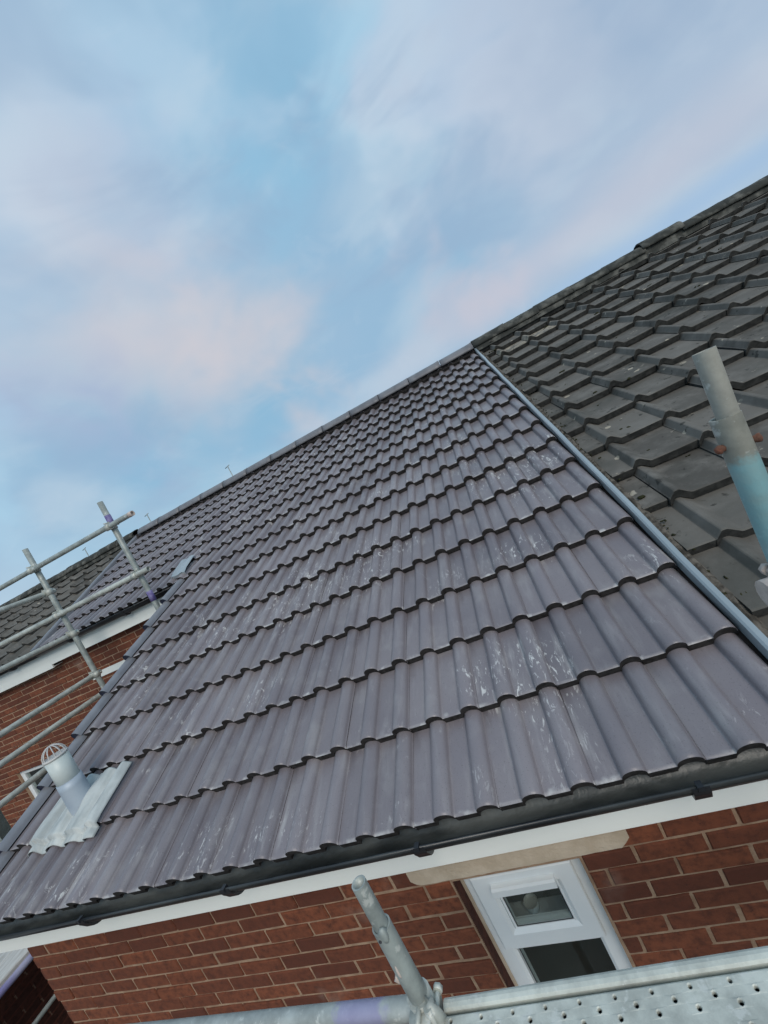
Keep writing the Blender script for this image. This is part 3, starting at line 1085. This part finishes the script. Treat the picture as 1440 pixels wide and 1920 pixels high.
MT = EZ2 - 0.262
wall = MB()
wall.box((SEAM_L, MWY, -1.6), (-3.5, MWY + 0.2, MT))
wall_m = wall.build('main_wall', M['mortar'], house)
nb4 = lay(wall_m, MWY, SEAM_L, -4.2, MT, 33, 0.236, 0.0742, (-4.5, -4.62), (), M['brick'], left_of_verge, 240)
low = MB()
low.box((SEAM_L, MWY + 0.003, -3.0), (-3.5, MWY + 0.19, -1.6005))
low.build('lower_wall', M['wall'], house)
LW = [(-7.92, -6.85, -1.45, -0.35), (-9.75, -8.62, -1.45, -0.35)]
wall = MB()
for a, b in ((SEAM_L - 0.0005, -6.85), (-7.92, -8.62), (-9.75, -11.6)):
    wall.box((b, MWY, -1.6), (a, MWY + 0.2, EZ2 - 0.29))
for a, b, z0, z1 in LW:
    wall.box((a + 0.0005, MWY, z1), (b - 0.0005, MWY + 0.2, EZ2 - 0.29))
    wall.box((a + 0.0005, MWY, -1.6), (b - 0.0005, MWY + 0.2, z0))
wall_l = wall.build('front_wall', M['mortar'], old_left)
nb5 = lay(wall_l, MWY, -10.0, SEAM_L, MT, 33, 0.236, 0.0742, (-6.3, -6.42), LW, M['brick'], left_of_verge, 300)
low = MB()
low.box((-11.6, MWY + 0.003, -3.0), (SEAM_L - 0.001, MWY + 0.19, -1.6005))
low.build('lower_wall', M['wall'], old_left)
rest = MB()
rest.box((SEAM_R + 0.001, FWY, -3.0), (5.5, FWY + 0.2, -0.21))
rest.box((5.3, FWY + 0.2, -3.0), (5.5, 2 * RY - 1.3, 0.05))
rest.build('front_wall', M['wall'], old_right)
lt = MB()
lt.box((-5.76, MWY - 0.022, 0.415), (-4.3, MWY + 0.05, 0.490))
lt.build('lintel', M['fascia'], house)

# rough sand-coloured lintel over the window
mb = MB()
K = 46
vs = []
for i in range(K + 1):
    t = i / K
    x = -1.405 + (1.405 - 0.552) * t
    e = 0.003 * noise.noise(Vector((x * 14, 1.0, 0))) + 0.0025 * noise.noise(Vector((x * 60, 1.0, 0)))
    zb = -0.466 + e
    if t < 0.03:
        zb += (0.03 - t) * 0.8 + 0.006 * noise.noise(Vector((x * 90, 3.0, 0)))
    if t > 0.96:
        zb += (t - 0.96) * 0.9 + 0.008 * noise.noise(Vector((x * 90, 3.0, 0)))
    y = FWY - 0.011 + 0.001 * noise.noise(Vector((x * 20, 5, 0)))
    vs += [(x, FWY + 0.09, zb + 0.004), (x, y, zb), (x, y - 0.001, -0.40), (x, FWY + 0.005, -0.395)]
mb.add(vs, [(i * 4 + q, (i + 1) * 4 + q, (i + 1) * 4 + q + 1, i * 4 + q + 1) for i in range(K) for q in range(3)])
mb.add(vs[:4], [(0, 1, 2, 3)])
mb.add(vs[-4:], [(3, 2, 1, 0)])
mb.build('lintel', M['sand'], house)


# ------------------------------------------------------------------ windows
def ring_frame(mb, x0, x1, z0, z1, w, y0, y1, bev=0.0, wt=None):
    """picture frame: outer rectangle, member width w, front face at y0, back at y1; inner edge splayed back by bev"""
    o = [(x0, z0), (x1, z0), (x1, z1), (x0, z1)]
    b = bev
    i1 = [(x0 + w - b, z0 + w - b), (x1 - w + b, z0 + w - b), (x1 - w + b, z1 - w + b), (x0 + w - b, z1 - w + b)]
    i2 = [(x0 + w, z0 + w), (x1 - w, z0 + w), (x1 - w, z1 - w), (x0 + w, z1 - w)]
    e = 0.004
    o1 = [(x0 + e, z0 + e), (x1 - e, z0 + e), (x1 - e, z1 - e), (x0 + e, z1 - e)]
    vs = [(x, y1, z) for x, z in o] + [(x, y0 + e, z) for x, z in o] + [(x, y0, z) for x, z in o1] + [(x, y0, z) for x, z in i1] + \
         [(x, y0 + b * 0.75, z) for x, z in i2] + [(x, y1, z) for x, z in i2]
    fs = []
    for k in range(5):
        for q in range(4):
            r = (q + 1) % 4
            fs.append((k * 4 + q, k * 4 + r, (k + 1) * 4 + r, (k + 1) * 4 + q))
    for q in range(4):
        r = (q + 1) % 4
        fs.append((20 + q, 20 + r, r, q))
    mb.add(vs, fs)


wy = FWY + 0.052
mb = MB()
ring_frame(mb, -1.228, -0.750, -1.60, -0.50, 0.070, wy, wy + 0.06, 0.012)
mb.box((-1.1585, wy + 0.002, -0.905), (-0.8195, wy + 0.058, -0.845))
win = mb.build('window', M['upvc'], house)
mb = MB()
ring_frame(mb, -1.192, -0.789, -0.872, -0.529, 0.077, wy - 0.022, wy + 0.03, 0.014)
ring_frame(mb, -1.114, -0.866, -0.802, -0.600, 0.010, wy - 0.012, wy + 0.02, 0.004)
sash = mb.build('sash', M['upvc'], win)
mb = MB()
mb.box((-1.108, wy - 0.006, -0.796), (-0.872, wy + 0.000, -0.606))
mb.build('pane', M['glass'], win)
mb = MB()
mb.box((-1.160, wy + 0.026, -1.532), (-0.818, wy + 0.032, -0.904))
mb.build('pane', M['glass'], win)
mb = MB()
mb.extrude([(wy - 0.048, -0.598), (wy - 0.048, -0.572), (wy - 0.040, -0.566), (wy - 0.0225, -0.564), (wy - 0.0225, -0.602)], -1.118, -0.868)
mb.build('trickle_vent', M['upvc'], win)
mb = MB()
ring_frame(mb, -1.2465, -1.2285, -1.60, -0.488, 0.0085, wy + 0.004, wy + 0.03)
mb.build('sealant_bead', M['sand'], win)
mb = MB()
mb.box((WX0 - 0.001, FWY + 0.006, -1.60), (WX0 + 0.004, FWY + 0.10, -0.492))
mb.build('reveal', M['shaded_brick'], wall_f)
# the unlit room behind the panes
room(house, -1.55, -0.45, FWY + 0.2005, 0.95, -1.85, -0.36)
for (a, b, z0, z1, y) in ((-1.1045, -0.8755, -0.7925, -0.6095, wy - 0.0085), (-1.1585, -0.8195, -1.5305, -0.9045, wy + 0.0235)):
    mb = MB()
    ring_frame(mb, a, b, z0, z1, 0.0045, y, y + 0.002)
    mb.build('gasket', M['black'], win)
mb = MB()
mb.box((-1.25, 0.435, -1.015), (-0.90, 0.505, -0.995))
mb.build('shelf', M['upvc'], house)
mb = MB()
mb.tube((-1.09, 0.468, -0.9945), (-1.09, 0.468, -0.955), 0.028, 18, r2=0.034, hollow=0.003)
tag(mb.build('pot', M['ceramic']), 'small white pot on a shelf behind the upper window pane', 'pot')
for wi, (a, b, z0, z1) in enumerate(LW):
    mb = MB()
    ring_frame(mb, a + 0.004, b - 0.004, z0 + 0.004, z1 - 0.004, 0.062, MWY + 0.03, MWY + 0.09, 0.012)
    mb.box(((a + b) / 2 - 0.03, MWY + 0.032, z0 + 0.067), ((a + b) / 2 + 0.03, MWY + 0.088, z1 - 0.067))
    w = mb.build('window', M['upvc'], old_left)
    for q0, q1 in ((a + 0.06, (a + b) / 2 - 0.028), ((a + b) / 2 + 0.028, b - 0.06)):
        mb = MB()
        mb.box((q0, MWY + 0.055, z0 + 0.06), (q1, MWY + 0.062, z1 - 0.06))
        mb.build('pane', M['glass'], w)
    mb = MB()
    mb.box((a - 0.03, MWY - 0.05, z0 - 0.045), (b + 0.03, MWY + 0.028, z0 + 0.003))
    mb.build('sill', M['upvc'], w)
    room(old_left, a - 0.1, b + 0.1, MWY + 0.2005, MWY + 1.6, z0 - 0.1, z1 + 0.1)

# ------------------------------------------------------------------ vent pipe with lead flashing
PX, PY = -3.235, 0.445
PB = PY * ST / CT
vent = thing('vent_pipe', (PX, PY, PB - 0.03), 'pale plastic vent pipe with wire cage and crinkled lead flashing on the new roof', 'vent pipe')
mb = MB()
mb.tube((PX, PY, 0.300), (PX, PY, 0.475), 0.0575, 28, hollow=0.004)
mb.build('pipe', M['pipe'], vent)
mb = MB()
mb.tube((PX, PY, PB - 0.12), (PX, PY, 0.325), 0.0665, 28, r2=0.0615, rings=6)
mb.build('sleeve', M['sleeve'], vent)
mb = MB()
S = 28
for rr, z0, z1 in ((0.0605, 0.468, 0.480),):
    mb.tube((PX, PY, z0), (PX, PY, z1), rr, S, hollow=0.008)
cg = mb.build('cage', M['cage'], vent)
for i in range(12):
    mb = MB()
    a = 2 * math.pi * i / 12
    pts = [Vector((PX + 0.056 * math.cos(a) * math.cos(t), PY + 0.056 * math.sin(a) * math.cos(t), 0.478 + 0.062 * math.sin(t))) for t in [math.pi / 2 * k / 7 for k in range(8)]]
    for p, q in zip(pts, pts[1:]):
        mb.tube(p, q, 0.0028, 6, cap=False)
    mb.build('wire', M['cage'], cg)


def tile_height(u, v):
    """outer face of the new tiles above the roof plane"""
    d = min(abs(u - round(u / 0.15) * 0.15), 0.075)
    s = (v % GAUGE)
    return roll(d) - 0.034 - s * 0.125


def flashing():
    NU, NV = 66, 46
    vs = []
    for i in range(NU + 1):
        tu = i / NU
        for j in range(NV + 1):
            tv = j / NV
            skew = -0.03 * (1 - tv)
            u = -3.475 + 0.515 * tu + skew * (1 - tu)
            vlow = 0.275 + 0.009 * math.sin(tu * 19) * (0.6 + 0.4 * math.sin(tu * 7)) - 0.03 * (tu - 0.4) ** 2
            v = vlow + (0.628 - vlow) * tv
            h = max(tile_height(u + k * 0.012, v + q) for k in (-1, 0, 1) for q in (-0.03, -0.015, 0.0, 0.012))
            h = 0.80 * h + 0.20 * (-0.026)
            crin = 0.011 * noise.noise(Vector((u * 24, v * 5, 1.3))) + 0.003 * noise.noise(Vector((u * 60, v * 10, 4)))
            edge = min(tu, 1 - tu, tv) * 12
            lip = 0.010 if edge > 1 else 0.010 * edge + 0.002
            dd = math.hypot(u - PX, v - PY / CT - 0.02)
            up = 0.03 * max(0.0, 1 - dd / 0.11) ** 1.3
            right = 0.010 * math.exp(-((tu - 0.93) / 0.05) ** 2)
            vs.append(R3(u, v, h + lip + crin * min(1, edge) + up + right))
    n = NV + 1
    fs = [(i * n + j, (i + 1) * n + j, (i + 1) * n + j + 1, i * n + j + 1) for i in range(NU) for j in range(NV)]
    me = mesh('flashing', vs, fs, True)
    bm = bmesh.new()
    bm.from_mesh(me)
    bmesh.ops.recalc_face_normals(bm, faces=bm.faces)
    bm.normal_update()
    bmesh.ops.solidify(bm, geom=bm.faces[:], thickness=-0.003)
    bm.to_mesh(me)
    bm.free()
    return link('flashing', me, M['lead'], vent)


flashing()


# ------------------------------------------------------------------ scaffold at the front
def coupler(parent, p, d1, d2, off, mat, s=1.0):
    """right-angle clamp: two collars back to back, with bolts"""
    p, d1, d2, off = Vector(p), Vector(d1).normalized(), Vector(d2).normalized(), Vector(off)
    mb = MB()
    r = 0.0315 * s
    mb.tube(p - d1 * 0.030 * s, p + d1 * 0.030 * s, r, 14)
    mb.tube(p + off - d2 * 0.028 * s, p + off + d2 * 0.028 * s, r, 14)
    side = d1.cross(d2).normalized()
    for q, dd in ((p, d2), (p + off, d1)):
        c = q + dd * (r + 0.006)
        mb.tube(c - side * 0.028 * s, c + side * 0.030 * s, 0.0065 * s, 8)
        mb.tube(c + side * 0.018 * s, c + side * 0.030 * s, 0.012 * s, 6)
    mb.blob(p + off * 0.5, (0.024 * s, 0.024 * s, 0.026 * s), amp=0.3)
    return mb.build('coupler', mat, parent)


sc = thing('scaffold', (-0.6, -0.35, -3.0), 'galvanised tube scaffold standing in front of the gutter, with two upright posts', 'scaffold')
SX, SY = -1.138, -0.352
mb = MB()
mb.tube((SX, SY, -0.10), (SX, SY, 0.208), 0.0185, 20, hollow=0.0035, rings=5, wob=0.01)
mb.build('spigot', M['galv'], sc)
mb = MB()
mb.tube((SX, SY, -3.0), (SX, SY, 0.086), 0.0242, 22, hollow=0.004, rings=10, wob=0.006)
mb.blob((SX + 0.010, SY - 0.019, 0.082), (0.012, 0.010, 0.020), amp=0.3)
post = mb.build('standard', M['galv'], sc)
mb = MB()
mb.tube((SX - 0.004, SY - 0.0238, 0.070), (SX - 0.004, SY - 0.0252, 0.070), 0.0042, 10)
mb.build('pin_hole', M['steel_dark'], post)
mb = MB()
mb.blob((SX - 0.024, SY - 0.008, -0.062), (0.008, 0.008, 0.012), amp=0.6, seed=3)
mb.blob((SX - 0.001, SY - 0.024, -0.02), (0.004, 0.003, 0.018), amp=0.6, seed=5)
mb.build('mortar_splash', M['pinkish'], post)
LZ = -0.172
mb = MB()
mb.tube((-5.0, SY + 0.012, LZ), (-1.105, SY + 0.012 - 0.006, LZ), 0.0242, 20, hollow=0.004, rings=20, wob=0.01)
mb.build('ledger', M['galv_purple'], sc)
coupler(sc, (SX, SY, LZ + 0.022), (0, 0, 1), (1, 0, 0), (0.004, -0.034, -0.012), M['galv_pale'], 1.0)
mb = MB()
mb.tube((SX + 0.03, SY - 0.03, LZ + 0.055), (SX + 0.036, SY - 0.042, LZ - 0.06), 0.011, 10)
mb.tube((SX - 0.012, SY - 0.046, LZ + 0.02), (SX - 0.016, SY - 0.052, LZ - 0.09), 0.013, 10)
mb.blob((SX + 0.034, SY - 0.022, LZ + 0.03), (0.020, 0.018, 0.034), amp=0.7, seed=9)
mb.build('clamp_bolt', M['galv_pale'], sc)
# the right-hand post
QX, QY = -0.078, -0.318
mb = MB()
mb.tube((QX, QY, 0.70), (QX + 0.006, QY - 0.004, 1.004), 0.0165, 22, hollow=0.003, rings=5, wob=0.01)
sp = mb.build('spigot', M['galv_brown'], sc)
mb = MB()
mb.box((QX + 0.0024, QY - 0.0180, 0.80), (QX + 0.0040, QY - 0.0158, 0.975))
mb.build('weld_seam', M['steel_dark'], sp)
mb = MB()
mb.tube((QX - 0.006, QY, -3.0), (QX, QY, 0.890), 0.0222, 24, hollow=0.0035, rings=12, wob=0.004)
qp = mb.build('standard', M['galv_blue'], sc)
for sx, z in ((-0.0260, 0.842), (0.0260, 0.836)):
    mb = MB()
    mb.tube((QX + sx * 0.75, QY - 0.004, z), (QX + sx * 1.18, QY - 0.005, z), 0.0068, 6)
    mb.blob((QX + sx * 1.1, QY - 0.005, z), (0.0062, 0.0072, 0.0078), amp=0.3)
    mb.build('bolt', M['rust'], qp)
coupler(sc, (QX - 0.002, QY, 0.570), (0, 0, 1), (1, 0, 0), (-0.020, -0.006, 0.0), M['pinkish'], 0.9)
# transoms under the deck
for tx in (-1.0, 0.62):
    mb = MB()
    mb.tube((tx, -1.7, -0.245), (tx, -0.40, -0.245), 0.0242, 16, hollow=0.004)
    mb.build('transom', M['galv'], sc)
mb = MB()
mb.tube((-1.3, -0.375, -0.295), (1.4, -0.375, -0.295), 0.0242, 16, hollow=0.004)
mb.build('ledger', M['galv'], sc)


# perforated deck plank
def deck_plank():
    L, B = 1.86, 0.30
    mb = MB()
    # rolled rim (far edge): profile in (y,z), y towards the viewer is negative
    rim = [(0.0, -0.05), (0.0, -0.010), (-0.003, -0.003), (-0.009, 0.001), (-0.016, 0.002), (-0.024, 0.0), (-0.028, -0.005), (-0.029, -0.032), (-0.035, -0.032), (-0.0365, -0.004), (-0.040, -0.001)]
    mb.extrude(rim, 0, L, smooth=False, closed=False)
    mb.extrude([(-B, -0.004), (-B - 0.004, -0.012), (-B - 0.004, -0.05)], 0, L, closed=False)
    cw, ch = 0.0386, 0.0165
    nx, ny = int(L / cw), int((B - 0.040) / ch)
    for j in range(ny):
        ya, yb = -0.040 - j * ch, -0.040 - (j + 1) * ch
        if j == ny - 1:
            yb = -B
        for i in range(nx):
            xa, xb = i * cw, (i + 1) * cw
            if i == nx - 1:
                xb = L
            zl = -0.001
            if (i + j) % 2 or j % 4 == 3 and i % 4:
                mb.add([(xa, yb, zl), (xb, yb, zl), (xb, ya, zl), (xa, ya, zl)], [(0, 1, 2, 3)])
                continue
            cx, cy = (xa + xb) / 2, (ya + yb) / 2
            r = 0.0048 if j % 3 else 0.0040
            if j % 4 == 3:
                r = 0.0028
            q = [(xa, yb), (cx, yb), (xb, yb), (xb, cy), (xb, ya), (cx, ya), (xa, ya), (xa, cy)]
            ang = [math.radians(a) for a in (225, 270, 315, 0, 45, 90, 135, 180)]
            vs = [(x, y, zl) for x, y in q] + [(cx + (r + 0.002) * math.cos(a), cy + (r + 0.002) * math.sin(a), zl + 0.0008) for a in ang] + \
                 [(cx + r * math.cos(a), cy + r * math.sin(a), zl - 0.001) for a in ang] + [(cx + r * math.cos(a), cy + r * math.sin(a), zl - 0.008) for a in ang]
            mb.add(vs, [(k * 8 + i2, k * 8 + (i2 + 1) % 8, (k + 1) * 8 + (i2 + 1) % 8, (k + 1) * 8 + i2) for k in range(3) for i2 in range(8)])
    me = mesh('deck_plank', mb.v, mb.f, mb.s, mb.m)
    bm = bmesh.new()
    bm.from_mesh(me)
    bmesh.ops.remove_doubles(bm, verts=bm.verts, dist=1e-5)
    bm.to_mesh(me)
    bm.free()
    o = thing('deck_plank', (-1.095, -0.328, -0.172), 'perforated galvanised steel deck plank splashed with mortar, beside the window', 'scaffold plank')
    o.rotation_euler = (0, 0, 0.040)
    for nm, me2, mt in (('plate', me, M['galv_deck']),):
        p = bpy.data.objects.new(nm, me2)
        COL.objects.link(p)
        p.parent = o
        me2.materials.append(mt)
    mb = MB()
    mb.box((0.002, -B - 0.002, -0.048), (L - 0.002, -0.002, -0.042))
    me3 = mesh('underside', mb.v, mb.f)
    me3.materials.append(M['steel_dark'])
    p = bpy.data.objects.new('underside', me3)
    COL.objects.link(p)
    p.parent = o


deck_plank()

# ------------------------------------------------------------------ scaffold round the far house
s2 = thing('scaffold', (-5.05, 2.1, -3.0), 'far tube scaffold with two posts and guard rails before the upper eaves', 'scaffold')
P1, P2, PYF = -3.875, -5.03, 2.13
for px, top, tapes in ((P1, 2.075, ((1.80, 1.93), (0.98, 1.09))), (P2, 2.06, ())):
    mb = MB()
    mb.tube((px, PYF, -3.0), (px - 0.01, PYF, top), 0.0265, 16, hollow=0.004, rings=8)
    st = mb.build('standard', M['galv'], s2)
    for a, b in tapes:
        mb = MB()
        mb.tube((px - 0.008, PYF, a), (px - 0.008, PYF, b), 0.0285, 16)
        mb.build('purple_band', M['purple'], st)
for (a, b, mt) in (((-9.6, 1.85), (-3.555, 1.815), 'galv'), ((-9.6, 1.30), (-3.70, 1.282), 'galv_pale')):
    mb = MB()
    mb.tube((a[0], PYF - 0.052, a[1]), (b[0], PYF - 0.052, b[1]), 0.0255, 16, hollow=0.004, rings=8, wob=0.006)
    mb.build('guard_rail', M[mt], s2)
mb = MB()
mb.tube((-3.552, PYF - 0.052, 1.815), (-3.600, PYF - 0.052, 1.8153), 0.0262, 14, hollow=0.006)
mb.build('end_cap', M['pinkish'], s2)
for zz, mt, y1 in ((1.55, 'galv_pale', PYF), (1.04, 'galv_pale', PYF), (0.54, 'galv_pale', PYF), (0.325, 'galv_pale', PYF), (0.05, 'galv_pale', PYF), (-1.045, 'lavender', PYF), (-1.42, 'galv', PYF)):
    r = 0.0265 if zz > -1.2 else 0.017
    mb = MB()
    mb.tube((P2 - 0.05, -1.6, zz), (P2 - 0.05, y1 + 0.08, zz), r, 16, hollow=0.004, rings=8, wob=0.006)
    mb.build('return_rail', M[mt], s2)
mb = MB()
mb.tube((P2 - 0.05, -1.3, -3.0), (P2 - 0.05, -1.3, 1.8), 0.0255, 14)
mb.build('standard', M['galv'], s2)
for px, zz, d2 in ((P1, 1.815, (1, 0, 0)), (P1, 1.282, (1, 0, 0)), (P2, 1.825, (1, 0, 0)), (P2, 1.288, (1, 0, 0)), (P2, 1.55, (0, 1, 0)), (P2, 1.04, (0, 1, 0)), (P2, 0.54, (0, 1, 0)), (P2, 0.05, (0, 1, 0))):
    off = (0, -0.052, 0) if d2[0] else (-0.05, 0, 0)
    coupler(s2, (px - 0.008, PYF, zz), (0, 0, 1), d2, off, M['galv_pale'], 1.05)
# toe boards lying on the return platform
for i, (x0, x1) in enumerate(((-5.300, -5.080), (-5.527, -5.306), (-5.75, -5.533))):
    b = MB()
    K = 12
    for k in range(K):
        pass
    prof = [(x0, -1.028), (x1, -1.028), (x1, -0.996), (x1 - 0.006, -0.990), (x0 + 0.006, -0.990), (x0, -0.996)]
    n = len(prof)
    ya, yb = -1.5, 1.98 - 0.05 * i
    vs = [(x, ya, z) for x, z in prof] + [(x, yb, z) for x, z in prof]
    b.add(vs, [(q, (q + 1) % n, n + (q + 1) % n, n + q) for q in range(n)])
    b.add(vs[:n], [tuple(range(n))])
    b.add(vs[n:], [tuple(reversed(range(n)))])
    lab = ('pale scaffold board at the outer edge, above the purple tube below the gutter corner',
           'pale scaffold board second from the purple tube, low at the left edge',
           'pale scaffold board third from the purple tube, low at the left edge')[i]
    tag(b.build('scaffold_board', M['board']), lab, 'scaffold board', 'boards of the low left platform')
mb = MB()
mb.tube((P2 - 0.85, 0.0, -1.056), (P2 + 0.1, 0.0, -1.056), 0.0242, 12)
mb.tube((P2 - 0.85, 1.6, -1.056), (P2 + 0.1, 1.6, -1.056), 0.0242, 12)
mb.build('transom', M['galv'], s2)

# boundary wall under the platform
bw = thing('boundary_wall', (-5.9, 0.5, -3.0), 'brick wall coloured dark for the shade under the low left scaffold boards', 'wall')
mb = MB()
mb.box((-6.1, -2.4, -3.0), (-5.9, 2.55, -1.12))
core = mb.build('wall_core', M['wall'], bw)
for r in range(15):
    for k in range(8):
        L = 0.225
        o = link('brick', brick_for(0.224, M['shaded_brick']), None, core, (-5.897, -0.1 + 0.2355 * k + (0.118 if r % 2 else 0), -1.16 - 0.0745 * r), (0, random.uniform(-.01, .01), math.radians(90)))

# ------------------------------------------------------------------ aerials behind the ridge
for (x, y, zb, zt, lab) in ((-4.36, 5.25, 1.70, 2.455, 'thin bare aerial mast rising behind the new ridge'),
                            (-8.05, 5.25, 1.70, 2.445, 'thin aerial mast behind the old far ridge, between the two scaffold posts'),
                            (-6.25, 5.15, 1.72, 2.40, 'thin aerial mast where new and old far ridges meet')):
    t = thing('aerial', (x, y, zb), lab, 'aerial')
    mb = MB()
    mb.tube((x, y, zb), (x - 0.01, y, zt), 0.008, 8)
    mb.build('mast', M['galv'], t)
    mb = MB()
    mb.tube((x - 0.07, y, zt - 0.012), (x + 0.03, y, zt + 0.010), 0.007, 8)
    mb.build('boom', M['galv'], t)
    mb = MB()
    mb.box((x - 0.03, y - 0.03, zb - 0.03), (x + 0.03, y + 0.03, zb + 0.04))
    mb.build('mount', M['steel_dark'], t)

# ------------------------------------------------------------------ moss cushions on the old tiles
mb = MB()
for i, (u, v, r) in enumerate(moss_spots):
    if u < 0.13 or v > 4.9:
        continue
    s = ((v - 0.06) % OG)
    for q in range(random.randint(1, 3)):
        p = R3(u + random.uniform(-1, 1) * r * 1.6, v + random.uniform(-1, 1) * r * 1.2, -0.040 - s * 0.155 + r * 0.1)
        k = r * random.uniform(0.5, 1.0)
        mb.blob(p, (k, k * 0.9, k * 0.5), 7, 4, amp=0.8, seed=i * 3 + q)
for i in range(150):
    v = random.uniform(0.1, 4.6)
    mb.blob(R3(random.uniform(0.080, 0.150), v, -0.050 - ((v - 0.06) % OG) * 0.05), (random.uniform(.003, .010), random.uniform(.003, .012), random.uniform(.003, .007)), 6, 4, amp=0.8, seed=i)
mo = mb.build('moss', M['moss'], fix=False)
tag(mo, 'dark moss cushions scattered over the old right-hand tiles', 'moss', kind='stuff')
print('BRICKS', nb, nb2, nb3, nb4, nb5)
